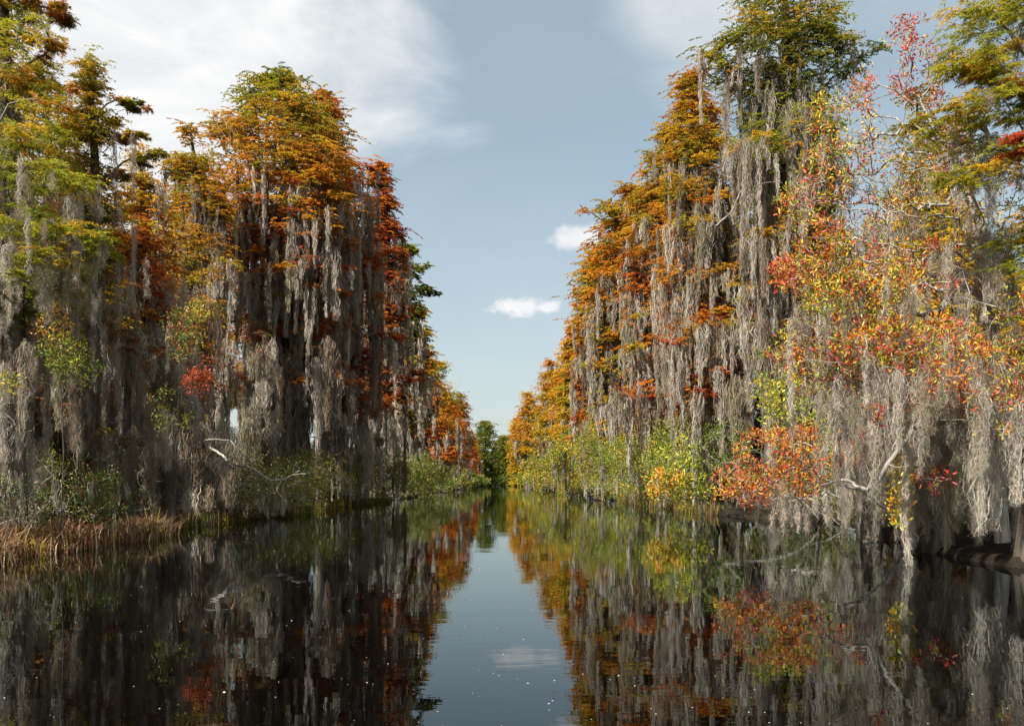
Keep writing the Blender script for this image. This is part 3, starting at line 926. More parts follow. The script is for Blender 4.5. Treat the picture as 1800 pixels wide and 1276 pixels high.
cypress('dark green cypress with a rounded head at the far end of the canal', 853, 320,
        [(741, 838, 864), (750, 832, 872), (775, 826, 878), (810, 824, 880), (850, 826, 880)],
        [(742, {'green': .6, 'olive': .4}), (800, {'green': .7, 'olive': .2, 'dgreen': .2})], 23, npads=110, pad=3.0, nmoss=0, trunk_r=0.6, hang=0, leaf=(0.7, 0.3, 110))
cypress('smaller green cypress closing the canal beside the dark rounded one', 884, 350,
        [(765, 872, 896), (775, 866, 902), (850, 864, 904)],
        [(766, {'green': .6, 'olive': .5}), (820, {'green': .7, 'olive': .3})], 24, npads=100, pad=3.0, nmoss=0, trunk_r=0.6, hang=0, leaf=(0.7, 0.3, 110))

# ------------------------------------------------------------------ cypresses of the right bank
cypress('huge dark-trunked cypress with a green flat top at the top edge of the picture', 1378, 36,
        [(-70, 1335, 1415), (0, 1275, 1480), (50, 1250, 1495), (95, 1222, 1520), (135, 1222, 1500), (165, 1290, 1470), (215, 1285, 1470), (260, 1270, 1485), (300, 1280, 1500), (400, 1290, 1540), (600, 1280, 1560), (850, 1290, 1560)],
        [(-70, {'green': .5, 'lime': .4}), (60, {'lime': .4, 'green': .4, 'gold': .2}), (130, {'green': .4, 'olive': .4, 'dgreen': .3}), (230, {'lime': .5, 'green': .4}), (400, GO)],
        31, npads=210, foli=(-70, 290), pad=0.9, moss_rows=(170, 820), nmoss=165, trunk_r=0.8, moss_len=2.6, hang=0.5,
        boughs=[(1240, 100, -.5, GO, .8), (1260, 85, -.8, G_, .8), (1230, 120, -.5, OG, .8), (1265, 140, -.3, OG, .7), (1300, 60, -1, G_, .8), (1340, 30, -1, G_, .8), (1430, 40, -1, G_, .8), (1450, 70, -1, G_, .8), (1380, 60, -1.2, G_, .7), (1510, 95, 0, DG, .7), (1495, 115, .3, DG, .6), (1360, 405, -2, GO, .6), (1335, 412, -2, {'lime': .6, 'gold': .4}, .5), (1310, 250, -1.8, G_, 1.0), (1410, 205, -1.8, G_, 1.0), (1440, 215, -1.8, {'lime': .5, 'green': .5}, .9), (1335, 270, -2, G_, .9), (1385, 225, -2, G_, 1.0), (1350, 240, -2, {'lime': .6, 'gold': .3}, .9), (1380, 120, -1, GO, .5)])
cypress('orange and gold cypress leaning over the canal left of the huge dark-trunked one', 1258, 41,
        [(135, 1180, 1230), (165, 1168, 1260), (200, 1172, 1275), (240, 1160, 1290), (300, 1150, 1300), (400, 1160, 1310), (500, 1150, 1320), (620, 1170, 1320), (850, 1190, 1320)],
        [(135, {'olive': .4, 'rust': .4, 'gold': .3}), (200, {'orange': .4, 'gold': .4, 'lime': .2}), (300, OG), (420, OR), (560, {'orange': .7, 'red': .3})],
        32, npads=260, foli=(135, 560), pad=0.95, moss_rows=(330, 820), nmoss=175, trunk_r=0.6, x_top=1215, moss_len=2.9, hang=0.55,
        boughs=[(1220, 220, -1.5, OG, .9), (1250, 280, -2, OG, .9), (1230, 390, -2.5, OG, .9), (1260, 480, -2.5, OR, .8), (1200, 330, -2, OG, .9), (1240, 560, -3, {'orange': .8, 'red': .2}, .8), (1215, 575, -3, OR, .8), (1270, 545, -3, OR, .7), (1295, 565, -3.2, {'orange': .6, 'gold': .3, 'rust': .2}, .75), (1170, 597, -3.5, {'orange': .7, 'red': .3}, .7), (1250, 690, -3, {'rust': .5, 'red': .4}, .55), (1270, 650, -3, RD, .45), (1255, 345, -2, OR, .8), (1310, 315, -2, OG, .6)])
cypress('orange cypress with long pale moss columns third along the right bank', 1175, 49,
        [(225, 1150, 1190), (265, 1130, 1215), (310, 1112, 1225), (380, 1095, 1240), (460, 1080, 1240), (560, 1085, 1230), (850, 1110, 1230)],
        [(225, {'gold': .4, 'rust': .3, 'olive': .2}), (300, OG), (400, OR), (480, {'orange': .8, 'red': .2})],
        33, npads=240, foli=(225, 610), pad=1.0, moss_rows=(430, 830), nmoss=165, trunk_r=0.55, moss_len=3.0, hang=0.55,
        boughs=[(1170, 470, -2.5, OR, .9), (1220, 440, -2.5, OG, .9), (1160, 540, -2.5, OR, .9), (1200, 500, -2.5, OR, .9), (1190, 600, -3, OR, .8), (1120, 440, -2, OR, 1.0), (1130, 680, -3, {'orange': .7, 'red': .3}, .8), (1110, 690, -3, RO, .8), (1150, 695, -3, {'orange': .7, 'red': .3}, .6), (1180, 360, -2, OG, .8), (1130, 380, -2, OR, .8), (1110, 610, -2, OR, .7)])
cypress('broad gold-topped cypress with a dead spike reaching out over the water', 1105, 62,
        [(330, 1070, 1110), (350, 1030, 1130), (400, 1022, 1150), (460, 1018, 1160), (520, 1010, 1160), (600, 1015, 1160), (850, 1050, 1160)],
        [(330, {'olive': .4, 'gold': .5, 'rust': .2}), (420, OG), (470, {'orange': .7, 'gold': .3}), (560, OG)],
        34, npads=230, foli=(330, 620), pad=1.15, moss_rows=(500, 830), nmoss=155, trunk_r=0.55, moss_len=3.2, hang=0.5,
        boughs=[(1060, 370, -2, OG, 1.1), (1090, 420, -2, OG, 1.1), (1125, 460, -2.5, OR, 1.1), (1085, 480, -2.5, OR, 1.1), (1115, 525, -2.5, OR, 1.0), (1130, 600, -3, OR, .9), (1055, 480, -2, OR, 1.0)])
cypress('orange-flecked cypress with dark moss hollows fifth along the right bank', 1052, 76,
        [(445, 1020, 1060), (480, 1003, 1085), (540, 998, 1095), (600, 998, 1100), (680, 1000, 1100), (850, 1010, 1100)],
        [(445, OG), (520, {'lime': .4, 'gold': .4, 'orange': .2}), (600, OR), (680, RO)],
        35, npads=180, foli=(445, 700), pad=1.2, moss_rows=(590, 830), nmoss=130, trunk_r=0.5, moss_len=3.0, hang=0.5,
        boughs=[(1045, 510, -2, {'lime': .5, 'gold': .4, 'olive': .2}, 1.1), (1035, 560, -2, OR, 1.1), (1075, 590, -2.5, OG, 1.0), (1030, 625, -2, OR, 1.0), (1060, 660, -2.5, RO, .9)])
cypress('gold cypress with a bent bare limb where the right bank drops lower', 1012, 104,
        [(575, 1000, 1020), (610, 988, 1040), (660, 985, 1045), (720, 985, 1045), (850, 990, 1045)],
        [(575, OR), (640, OG), (720, {'lime': .5, 'gold': .4})],
        36, npads=100, foli=(575, 740), pad=1.35, moss_rows=(660, 830), nmoss=100, trunk_r=0.5, moss_len=2.8, hang=0.35)
cypress('pointed russet cypress down the right bank beyond the bent limb', 968, 150,
        [(632, 958, 975), (660, 945, 990), (700, 938, 1000), (780, 935, 1000), (850, 940, 1000)],
        [(632, {'orange': .5, 'rust': .3, 'gold': .2}), (690, OG), (760, {'lime': .4, 'gold': .4, 'orange': .2})],
        37, npads=100, foli=(632, 770), pad=1.6, moss_rows=(700, 830), nmoss=60, trunk_r=0.45, moss_len=2.6, hang=0.3, leaf=(0.32, 0.12, 130))
cypress('low gold and orange cypress at the far end of the right bank', 928, 215,
        [(690, 920, 940), (720, 908, 955), (760, 900, 960), (850, 905, 960)],
        [(690, OG), (740, OR), (800, {'lime': .4, 'gold': .4, 'orange': .2})],
        38, npads=90, foli=(690, 790), pad=2.0, moss_rows=(760, 835), nmoss=30, trunk_r=0.45, moss_len=2.6, hang=0.2, leaf=(0.45, 0.17, 120))
cypress('last orange cypress at the mouth of the canal on the right', 907, 300,
        [(735, 902, 915), (760, 895, 925), (850, 894, 925)],
        [(735, OG), (770, OR), (820, {'lime': .5, 'gold': .5})],
        39, npads=90, pad=2.6, nmoss=0, trunk_r=0.45, hang=0, leaf=(0.6, 0.24, 110))
cypress('soft green cypress with drooping boughs at the right edge of the picture', 1840, 13.2,
        [(-220, 1780, 1900), (-60, 1745, 1950), (60, 1720, 1960), (300, 1720, 1960), (450, 1750, 1950), (700, 1760, 1930)],
        [(-220, G1), (100, {'lime': .5, 'green': .5, 'olive': .2}), (400, G1)],
        40, npads=70, foli=(-220, 420), leaf=(0.075, 0.012, 520), pad=0.42, moss_rows=(250, 640), nmoss=18, near=True, trunk_r=0.24, moss_len=0.9, hang=0.1,
        boughs=[(1735, 15, 0, G1, .53), (1765, 35, -.3, G1, .56), (1790, 5, -.3, G1, .56), (1690, 105, -.3, G1, .47), (1735, 100, -.4, G1, .58), (1775, 112, -.3, {'lime': .5, 'gold': .3, 'orange': .2}, .4), (1720, 120, 0, {'rust': .4, 'lime': .5}, .3),
                (1680, 205, -.4, {'lime': .5, 'olive': .3, 'gold': .2}, .46), (1725, 190, -.5, G1, .56), (1765, 175, -.4, G1, .56), (1705, 225, -.2, G1, .53), (1745, 260, -.4, G1, .58), (1775, 300, -.4, G1, .56), (1735, 300, -.2, G1, .47), (1790, 240, -1.0, {'rust': .8, 'red': .3}, .26), (1795, 265, -1.0, {'rust': .8, 'red': .3}, .2), (1790, 150, -.3, OR, .3)])

for lab, x, Y, yt, wd, col, sd in (('orange and yellow leafy tree glowing in the gap left of the slender cypress', 92, 32, 490, 55, {'orange': .5, 'yellow': .3, 'red': .2, 'lime': .2}, 91), ('golden tree glowing between the twin trunk and the massive cypress', 432, 60, 560, 45, {'gold': .4, 'yellow': .4, 'orange': .3}, 92), ('red and green leafy tree in the gap under the low red-orange cypress', 285, 36, 545, 60, {'red': .3, 'bgreen': .4, 'orange': .3}, 93)):
    cypress(lab, x, Y, [(yt, x - .3 * wd, x + .3 * wd), (yt + 40, x - wd, x + wd), (yt + 150, x - wd, x + wd)], [(yt, col)], sd, npads=60, pad=.8, nmoss=0, trunk_r=.14, hang=.1, name='leafy_tree')

# second row of cypresses, seen in the gaps
BACK_L = [(-13.1, 26, 12.5, 14), (-12.6, 19.5, 14, 3), (-14.5, 24, 15, 4), (-13.0, 31, 12, 5), (-14.0, 37, 14, 8), (-18, 42, 18, 9), (-21, 30, 15, 10), (-15, 58, 20, 12), (-14.5, 80, 19, 13)]
for bx, by, h, sd in BACK_L:
    xx = CX + bx / by * F; yt = CY - (h - CAM_H) / by * F; k = F / by
    cypress('moss-draped cypress in the shaded second row behind the left bank', xx, by,
            [(yt, xx - .3 * k, xx + .3 * k), (yt + 2 * k, xx - 1.6 * k, xx + 1.6 * k), (yt + 6 * k, xx - 2.3 * k, xx + 2.3 * k), (CY, xx - 2.2 * k, xx + 2.2 * k)],
            [(yt, GO), (yt + 3 * k, OG), (yt + 7 * k, RO)], 100 + sd, npads=60, foli=(yt, yt + 7.5 * k), pad=0.9, leaf=(max(.13, 4 * by / F), max(.05, 1.7 * by / F), 110), moss_rows=(yt + 5 * k, CY - 10), nmoss=48,
            trunk_r=0.36, moss_len=2.6, hang=0.35, group='second-row cypresses behind the left bank', moss_w=(.12, .2, .25, .15, .35))
BACK_R = [(13.0, 19, 9, 3), (15.5, 24, 11, 4), (14.5, 30, 15, 5), (13.5, 45, 19, 6), (14.0, 56, 19, 7), (13.5, 70, 20, 8), (17.5, 34, 15, 9), (12.5, 90, 19, 10), (14.6, 40, 17, 13), (18.6, 52, 18, 14), (12.2, 24.5, 10, 11), (10.8, 20.5, 8, 12)]
for bx, by, h, sd in BACK_R:
    xx = CX + bx / by * F; yt = CY - (h - CAM_H) / by * F; k = F / by
    cypress('moss-draped cypress in the second row behind the right bank', xx, by,
            [(yt, xx - .3 * k, xx + .3 * k), (yt + 2 * k, xx - 1.6 * k, xx + 1.6 * k), (yt + 6 * k, xx - 2.2 * k, xx + 2.2 * k), (CY, xx - 2.2 * k, xx + 2.2 * k)],
            [(yt, OL), (yt + 3 * k, OG), (yt + 7 * k, OR)], 200 + sd, npads=60, foli=(yt, yt + 7 * k), pad=0.9, leaf=(max(.13, 4 * by / F), max(.05, 1.7 * by / F), 110), moss_rows=(yt + 4 * k, CY - 10), nmoss=120,
            trunk_r=0.36, moss_len=2.6, hang=0.35, group='second-row cypresses behind the right bank', moss_w=(.12, .2, .25, .15, .35))


def copy_tree(src, loc, rz, sc, label, group):
    r = src.copy(); COL.objects.link(r)
    r.location = loc; r.rotation_euler = (0, 0, rz); r.scale = (sc, sc, sc)
    r['label'] = label; r['group'] = group
    for ch in list(src.children):
        c_ = ch.copy(); COL.objects.link(c_); c_.parent = r
    return r


# far rows: copies of the sunny cypresses, standing along both banks to the end
rng = np.random.default_rng(77)
byl = {o['label']: o for o in SC.objects if o.get('category') == 'tree'}
srcL = [o for l, o in byl.items() if 'bushy golden' in l or 'red and orange cypress farther' in l]
srcR = [o for l, o in byl.items() if 'pointed russet' in l or 'low gold and orange' in l]
for Y in (138, 152, 186, 204, 222, 240, 262, 285, 310):
    s = srcL[int(rng.integers(len(srcL)))]
    copy_tree(s, (bank_left(Y) - 1.6 - rng.uniform(0, .8), Y, 0), rng.uniform(0, 6.28), rng.uniform(.82, 1.0), 'small distant orange cypress in the row along the far left bank', 'distant cypresses of the left bank')
for Y in (118, 134, 168, 186, 236, 258, 280, 322):
    s = srcR[int(rng.integers(len(srcR)))]
    copy_tree(s, (bank_right(Y) + 1.6 + rng.uniform(0, 1.2), Y, 0), rng.uniform(0, 6.28), rng.uniform(.85, 1.0), 'small distant gold cypress in the row along the far right bank', 'distant cypresses of the right bank')
for X, Y, sc in ((-13, 352, .8), (10, 356, .9), (15, 350, .95), (-20, 350, .9), (1, 362, .75)):
    s = [o for l, o in byl.items() if 'rounded head' in l][0]
    copy_tree(s, (X, Y, 0), rng.uniform(0, 6.28), sc, 'dark green tree in the wall of trees closing the far end of the canal', 'trees closing the far end of the canal')

# ------------------------------------------------------------------ mossy snags of the left foreground
def snag(label, x, Y, ytop, width, seed, n=90, moss_len=1.2, group=None, lean=0.0, wts=(.1, .2, .3, .15, .25), leaves=None):
    k = F / Y
    return cypress(label, x, Y, [(ytop, x - .3 * width + lean, x + .3 * width + lean), (0.5 * (ytop + CY), x - .5 * width, x + .5 * width), (CY + 15, x - .5 * width, x + .5 * width)],
                   [(ytop, leaves or BR)], seed, npads=14 if leaves else 5, foli=(ytop, ytop + 60), pad=0.35, leaf=(.09, .03, 110), moss_rows=(ytop + 5, CY + 5), nmoss=n, trunk_r=0.14, near=Y < 24, moss_len=moss_len,
                   hang=1.0, name='mossy_snag', group=group, moss_w=wts)


snag('snag buried in brown moss at the left edge behind the rusty grass', 40, 17.5, 560, 130, 301, 34)
snag('wide curtain-like mossy snag under the low red-orange cypress', 225, 22, 560, 170, 303, 50, wts=(.15, .25, .3, .15, .15))
snag('shadowy mossy snag right of the curtain-like one, reaching the waterline', 300, 24, 620, 130, 304, 45)
snag('short dark moss heap beside the bare white branch on the left', 335, 27, 730, 100, 305, 60)
snag('rounded pale moss hump standing before the massive cypress trunk', 462, 42, 580, 34, 306, 50, 2.2, wts=(.3, .3, .25, .1, .05))

# ------------------------------------------------------------------ undergrowth
GL = 'leafy shrubs lining the left waterline'
rng = np.random.default_rng(5)
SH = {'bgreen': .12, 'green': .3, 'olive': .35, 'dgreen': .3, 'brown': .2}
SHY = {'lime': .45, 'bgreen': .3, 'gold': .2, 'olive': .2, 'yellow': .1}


def row(side, Ys, hs, rs, spec, label, group, seed, setback=(0.3, 1.4), mossn=24):
    for i, Y in enumerate(Ys):
        h = hs * rng.uniform(.6, 1.3) if np.isscalar(hs) else np.interp(Y, hs[0], hs[1]) * rng.uniform(.62, 1.3)
        r = rs * rng.uniform(.8, 1.25)
        sb = rng.uniform(*setback)
        X = bank_left(Y) - sb if side < 0 else bank_right(Y) + sb
        pxm = Y / F
        L = max(0.055, 3.4 * pxm)
        sp_i = spec if rng.random() < .62 else {**{k_: v_ * .5 for k_, v_ in spec.items()}, 'olive': .5, 'green': .35, 'brown': .12}
        shrub(label, (X, Y), h, r, sp_i, seed + i, n=int(46 + 10 * h), leafL=L, leafW=L * 0.42, per=int(np.clip(3200 * r * h / (L * 160) / 14, 26, 95)), mossn=mossn, group=group, size=0.26 + 0.08 * r, px=pxm, moss_len=0.7 * h / 2)


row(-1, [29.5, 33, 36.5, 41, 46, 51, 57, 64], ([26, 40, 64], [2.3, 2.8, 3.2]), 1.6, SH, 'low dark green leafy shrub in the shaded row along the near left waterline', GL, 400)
row(-1, [71, 79, 88, 98, 110, 122, 136, 150, 166, 184, 204, 228, 255, 285, 315], 3.2, 2.6, {'bgreen': .4, 'olive': .4, 'green': .3}, 'distant grey-green shrub in the row along the far left waterline', 'distant shrubs of the left waterline', 430, (0.2, 1.2), 6)
row(1, [40, 43.5, 47.5, 52, 57], 3.6, 1.8, {'bgreen': .4, 'lime': .3, 'green': .3, 'gold': .15}, 'green shrub with thin moss in the row below the orange right-bank cypresses', 'shrubs below the orange cypresses', 460, (0.0, 0.9))
row(1, [62, 67, 73, 79, 86, 94, 103], ([60, 80, 103], [4.2, 5.8, 6.4]), 2.4, SHY, 'tall yellow-green shrub in the sunny thicket midway along the right bank', 'sunny thicket of the right bank', 480, (-0.3, 0.8))
row(1, [113, 124, 136, 150, 166, 184, 204, 226, 250, 276, 305, 332], 6.0, 3.4, SHY, 'distant yellow-green shrub in the row along the far right waterline', 'distant shrubs of the right waterline', 500, (-0.2, 0.9), 5)
for i, X in enumerate((-7, -3.5, 0, 3.5, 7)):
    shrub('dark green bush in the line of bushes closing the far end of the canal', (X, END_Y + 1.5 + (i % 2)), 4.0, 3.0, {'dgreen': .5, 'green': .5}, 530 + i, n=70, leafL=.8, leafW=.34, per=20, group='bushes closing the far end of the canal', size=.6, px=.2)
for lab, X, Y, h, r, sp_, sd, mo in (('dark bush hiding the foot of the tall cypress at the far left edge', -9.35, 15.7, 1.5, .8, {'dgreen': .5, 'green': .3, 'brown': .25}, 539, 16),
                                   ('scraggly green bush with a few orange leaves behind the rusty sedge at the far left', -10.2, 18.6, 2.0, .9, {'green': .4, 'bgreen': .35, 'olive': .25, 'orange': .06}, 540, 14),
                                   ('thin-leaved dark bush half covered in moss right of the rusty sedge', -9.9, 21.5, 1.9, 1.0, {'dgreen': .4, 'green': .4, 'brown': .2, 'olive': .15}, 541, 26),
                                   ('small bright green bush with one orange sprig beside the mossy snags', -9.6, 20.2, 1.6, .6, {'bgreen': .6, 'green': .4, 'orange': .08}, 542, 6),
                                   ('grey twiggy bush at the waterline under the forked white branch', -8.9, 28.2, 1.2, 1.1, {'olive': .4, 'dgreen': .3, 'brown': .3}, 543, 34),
                                   ('mossy bush below the tip of the forked white branch', -8.7, 31.0, 1.6, 1.0, {'olive': .4, 'green': .3, 'dgreen': .3}, 544, 40)):
    shrub(lab, (X, Y), h, r, sp_, sd, n=60, leafL=.065, leafW=.026, per=30, mossn=mo, px=Y / F, size=.22, moss_len=.8)
# back scrub that closes the view between the trunks
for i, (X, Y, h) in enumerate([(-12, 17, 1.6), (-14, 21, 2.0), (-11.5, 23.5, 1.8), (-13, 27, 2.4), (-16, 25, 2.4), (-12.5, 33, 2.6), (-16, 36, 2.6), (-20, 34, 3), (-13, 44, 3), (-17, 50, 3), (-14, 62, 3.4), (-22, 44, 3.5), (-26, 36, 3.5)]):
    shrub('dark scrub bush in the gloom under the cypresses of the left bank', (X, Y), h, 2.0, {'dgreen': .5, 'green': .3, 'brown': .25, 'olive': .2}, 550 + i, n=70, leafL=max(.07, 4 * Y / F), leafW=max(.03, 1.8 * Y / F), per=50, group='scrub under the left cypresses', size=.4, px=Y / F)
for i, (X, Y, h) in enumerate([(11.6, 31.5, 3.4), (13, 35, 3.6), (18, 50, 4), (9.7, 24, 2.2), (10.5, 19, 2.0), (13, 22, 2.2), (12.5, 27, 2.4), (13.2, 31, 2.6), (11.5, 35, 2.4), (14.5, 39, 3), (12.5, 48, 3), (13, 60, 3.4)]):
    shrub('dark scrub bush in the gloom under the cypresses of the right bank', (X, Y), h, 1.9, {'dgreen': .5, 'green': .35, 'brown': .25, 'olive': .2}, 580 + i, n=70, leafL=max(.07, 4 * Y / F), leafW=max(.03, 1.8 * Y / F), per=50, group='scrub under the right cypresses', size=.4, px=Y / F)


def region_shrub(label, base, regions, seed, name, start, leafL, leafW, leaves_per=9, tip=0.0035, size=0.12, cat='shrub', mossn=0, mossL=0.6, trunk=None, twig=M_TWIG, sides=5, moss_rg=None, up=0.4, bare=0):
    """a shrub or small tree whose twigs end in chosen regions: (x, y, rx, ry, Y, dY, count, colours)"""
    rng = np.random.default_rng(seed)
    root = thing(name, label, cat)
    org = np.array([base[0], base[1], 0.1])
    root.location = tuple(org)
    st = np.array(start)
    rad = np.array(trunk)
    tg, rgi = [], []
    for k, (x, y, rx, ry, Y, dY, n, spec) in enumerate(regions):
        for _ in range(n):
            a = rng.uniform(0, 6.28); q = math.sqrt(rng.random())
            tg.append(P(x + rx * q * math.cos(a), y + ry * q * math.sin(a), Y + rng.normal(0, dY))); rgi.append(k)
    sk = Skel(st, rad, rng).grow(np.array(tg), 0.22, 0.04, 0.07, 0.25, 1.0)
    sk.radii(tip, 0.47)
    sk.p = sk.p - org
    tgeo = Geo()
    tube(tgeo, st - org, rad, 12, rng, flute=0.08)
    sk.mesh(tgeo, sides); tgeo.build('trunk', twig, root, True)
    tips = np.array([sk.p[i] for i in sk.tips]); rgi = np.array(rgi)
    g = Geo()
    for k, rg in enumerate(regions):
        if rg[7] is None:
            continue
        broad_leaves(g, tips[rgi == k], np.full((rgi == k).sum(), size), leaves_per, rng, rg[7], leafL, leafW, up)
    g.build('foliage', M_BROAD, root)
    if moss_rg:
        mg = Geo()
        pts = sk.p
        for (x, y, rx, ry, n, L, st_, rd) in moss_rg:
            xs_ = CX + (pts[:, 0] + org[0]) / (pts[:, 1] + org[1]) * F; ys_ = CY - (pts[:, 2] + org[2] - CAM_H) / (pts[:, 1] + org[1]) * F
            cand = np.where(((xs_ - x) / rx) ** 2 + ((ys_ - y) / ry) ** 2 < 1)[0]
            if len(cand) == 0:
                continue
            kk = rng.choice(cand, n)
            moss(mg, pts[kk] + rng.normal(0, 0.05, (n, 3)) * np.array([1, 1, .3]), L * rng.lognormal(0, .35, n), rng, st_ * 2.1, 0.008, rd, 3, fuzz=8, floor=-0.05, wts=(.5, .3, .1, .1, .02), fuzzL=0.06, sl=(.12, .42), curl=0.05)
        mg.build('hanging_moss', M_MOSS, root)
    return root


FB = {'red': .28, 'orange': .2, 'yellow': .14, 'lime': .3, 'crimson': .12, 'bgreen': .15}
FBR = {'red': .45, 'crimson': .3, 'orange': .2, 'lime': .12}
FBY = {'lime': .4, 'yellow': .2, 'orange': .2, 'red': .22, 'bgreen': .12}
FBG = {'lime': .5, 'bgreen': .4, 'yellow': .2}
region_shrub('big grey-limbed shrub with red, orange and yellow leaves hung with pale moss on the right', (9.0, 15.0),
             [(1597, 105, 40, 85, 15.0, .35, 44, FBR), (1640, 130, 22, 70, 15.2, .3, 16, FBR), (1520, 165, 25, 40, 15, .3, 14, FBR), (1400, 360, 30, 40, 14.3, .3, 26, FB), (1440, 410, 45, 40, 14.2, .4, 40, FB), (1500, 430, 50, 45, 14.2, .4, 40, FB), (1480, 620, 50, 40, 13.9, .4, 40, FB), (1560, 640, 60, 30, 13.6, .4, 30, FB), (1480, 215, 62, 60, 14.8, .5, 60, FBY), (1455, 300, 45, 70, 14.6, .5, 50, FB), (1540, 320, 75, 80, 14.9, .5, 60, FB),
              (1430, 480, 68, 45, 14.0, .4, 100, FB), (1385, 485, 30, 30, 13.9, .3, 30, FBR), (1510, 540, 95, 65, 13.8, .5, 160, FB), (1560, 490, 70, 40, 13.9, .4, 80, FBY), (1610, 605, 120, 50, 13.4, .5, 180, FB), (1725, 660, 95, 55, 13.0, .5, 150, FB),
              (1680, 470, 100, 60, 14.4, .6, 40, FBR), (1395, 620, 40, 45, 14.2, .3, 38, FB), (1750, 350, 55, 80, 14.6, .5, 40, FB), (1620, 400, 90, 60, 14.8, .5, 40, FB), (1660, 260, 60, 60, 15.0, .4, 40, FBR), (1780, 560, 30, 60, 13.6, .5, 26, FB),
              (1780, 440, 60, 50, 14.2, .4, 45, None), (1500, 400, 110, 110, 13.9, .5, 60, None), (1570, 280, 80, 90, 14.4, .5, 50, None), (1640, 480, 90, 80, 13.8, .5, 60, None), (1430, 560, 60, 60, 13.8, .4, 30, None), (1700, 600, 90, 60, 13.2, .5, 40, None), (1480, 520, 70, 40, 13.7, .4, 50, {'lime': .6, 'yellow': .3, 'bgreen': .2}), (1700, 700, 90, 30, 13.0, .4, 40, FBR), (1560, 720, 60, 30, 13.4, .4, 26, FBR), (1650, 840, 30, 25, 13.2, .3, 10, FBR), (1750, 740, 50, 30, 13.0, .4, 24, FB), (1500, 640, 60, 60, 13.6, .4, 60, FB), (1430, 650, 40, 50, 13.8, .4, 34, FB), (1640, 640, 120, 40, 14.0, .5, 60, None), (1730, 720, 90, 40, 13.8, .6, 70, None), (1660, 350, 70, 60, 14.8, .5, 50, None), (1560, 700, 70, 60, 14.5, .6, 50, None), (1600, 500, 90, 70, 14.6, .5, 50, None)],
             61, 'mossy_shrub', [P(1765, 985, 15.2), P(1755, 860, 15.2), P(1762, 700, 15.1), P(1748, 560, 15.0), P(1738, 430, 15.0), P(1700, 335, 15.0), P(1655, 255, 15.0), P(1618, 180, 15.0)], 0.074, 0.025,
             leaves_per=17, twig=M_PALE, trunk=[.13, .12, .11, .10, .09, .07, .04, .02], size=.10, cat='shrub',
             moss_rg=[(1770, 440, 60, 60, 22, 1.3, 42, .15), (1620, 420, 130, 90, 34, .6, 34, .09), (1470, 560, 50, 50, 9, 1.2, 44, .08), (1395, 560, 40, 60, 6, .9, 40, .06), (1620, 600, 120, 60, 30, 1.1, 40, .13), (1700, 680, 110, 80, 26, 1.4, 42, .16),
                      (1760, 700, 70, 70, 12, 1.4, 42, .18), (1560, 690, 90, 80, 26, 1.2, 40, .13), (1640, 300, 60, 70, 8, .5, 30, .06), (1520, 640, 80, 60, 14, .9, 38, .09), (1450, 500, 60, 40, 6, .5, 30, .06), (1660, 520, 120, 120, 18, .4, 40, .12), (1600, 700, 160, 90, 40, .45, 40, .13)])
snag('tall tan moss curtain on a snag at the waterline right of the crooked branch', 1650, 15.8, 600, 170, 311, 70, 1.5, wts=(.4, .35, .2, .1, .05))
snag('brown moss curtain on a snag at the right edge of the waterline', 1765, 16.5, 620, 150, 312, 50, 1.5, wts=(.25, .35, .3, .1, .1))
snag('tan moss-hung snag behind the red low bush', 1530, 19, 640, 150, 313, 80, 1.5, wts=(.3, .35, .2, .1, .1))
region_shrub('low spreading bush with orange-red leaves reaching over the water', (8.3, 17.8),
             [(1345, 800, 55, 50, 17.2, .35, 75, {'orange': .25, 'red': .5, 'lime': .3}), (1410, 795, 50, 45, 17.3, .35, 60, {'orange': .35, 'red': .45, 'lime': .15}), (1300, 850, 50, 28, 17.0, .3, 50, {'orange': .35, 'red': .5, 'lime': .15}), (1370, 850, 80, 30, 17.0, .4, 55, {'orange': .5, 'red': .4, 'lime': .15}),
              (1500, 790, 40, 45, 17.4, .3, 30, FBR), (1330, 880, 30, 15, 17.0, .3, 12, FBR), (1410, 880, 70, 22, 17.0, .3, 50, None)],
             62, 'low_bush', [P(1590, 940, 18), P(1560, 895, 17.8), P(1515, 862, 17.6), P(1470, 850, 17.4)], 0.08, 0.028, leaves_per=15, trunk=[.06, .05, .04, .025], size=.11,
             moss_rg=[(1450, 860, 110, 40, 22, .5, 34, .07), (1330, 870, 60, 30, 8, .35, 30, .05)])
region_shrub('bright yellow-green leafy bush with orange tips left of the low red bush', (9.4, 34),
             [(1195, 815, 40, 45, 31, .6, 60, FBG), (1170, 850, 35, 25, 30.5, .5, 40, {'orange': .4, 'lime': .4, 'yellow': .3}), (1210, 860, 35, 30, 31, .5, 40, FBG)],
             63, 'leafy_bush', [P(1235, 905, 33), P(1225, 870, 32.5)], 0.15, 0.06, leaves_per=14, trunk=[.05, .04], size=.2)
region_shrub('narrow hanging vine with yellow and lime leaves between the moss curtains', (6.4, 13.6),
             [(1592, 745, 20, 35, 13.6, .15, 26, FBG), (1585, 830, 17, 60, 13.5, .15, 50, {'yellow': .6, 'lime': .3, 'orange': .1}), (1580, 895, 13, 30, 13.5, .15, 22, {'yellow': .5, 'orange': .25, 'lime': .2})],
             64, 'leafy_vine', [P(1625, 660, 13.7), P(1600, 720, 13.6), P(1590, 800, 13.6), P(1584, 870, 13.5), P(1580, 915, 13.5)], 0.075, 0.032, leaves_per=11, trunk=[.012, .01, .008, .006, .004], size=.09, cat='vine', tip=.002)
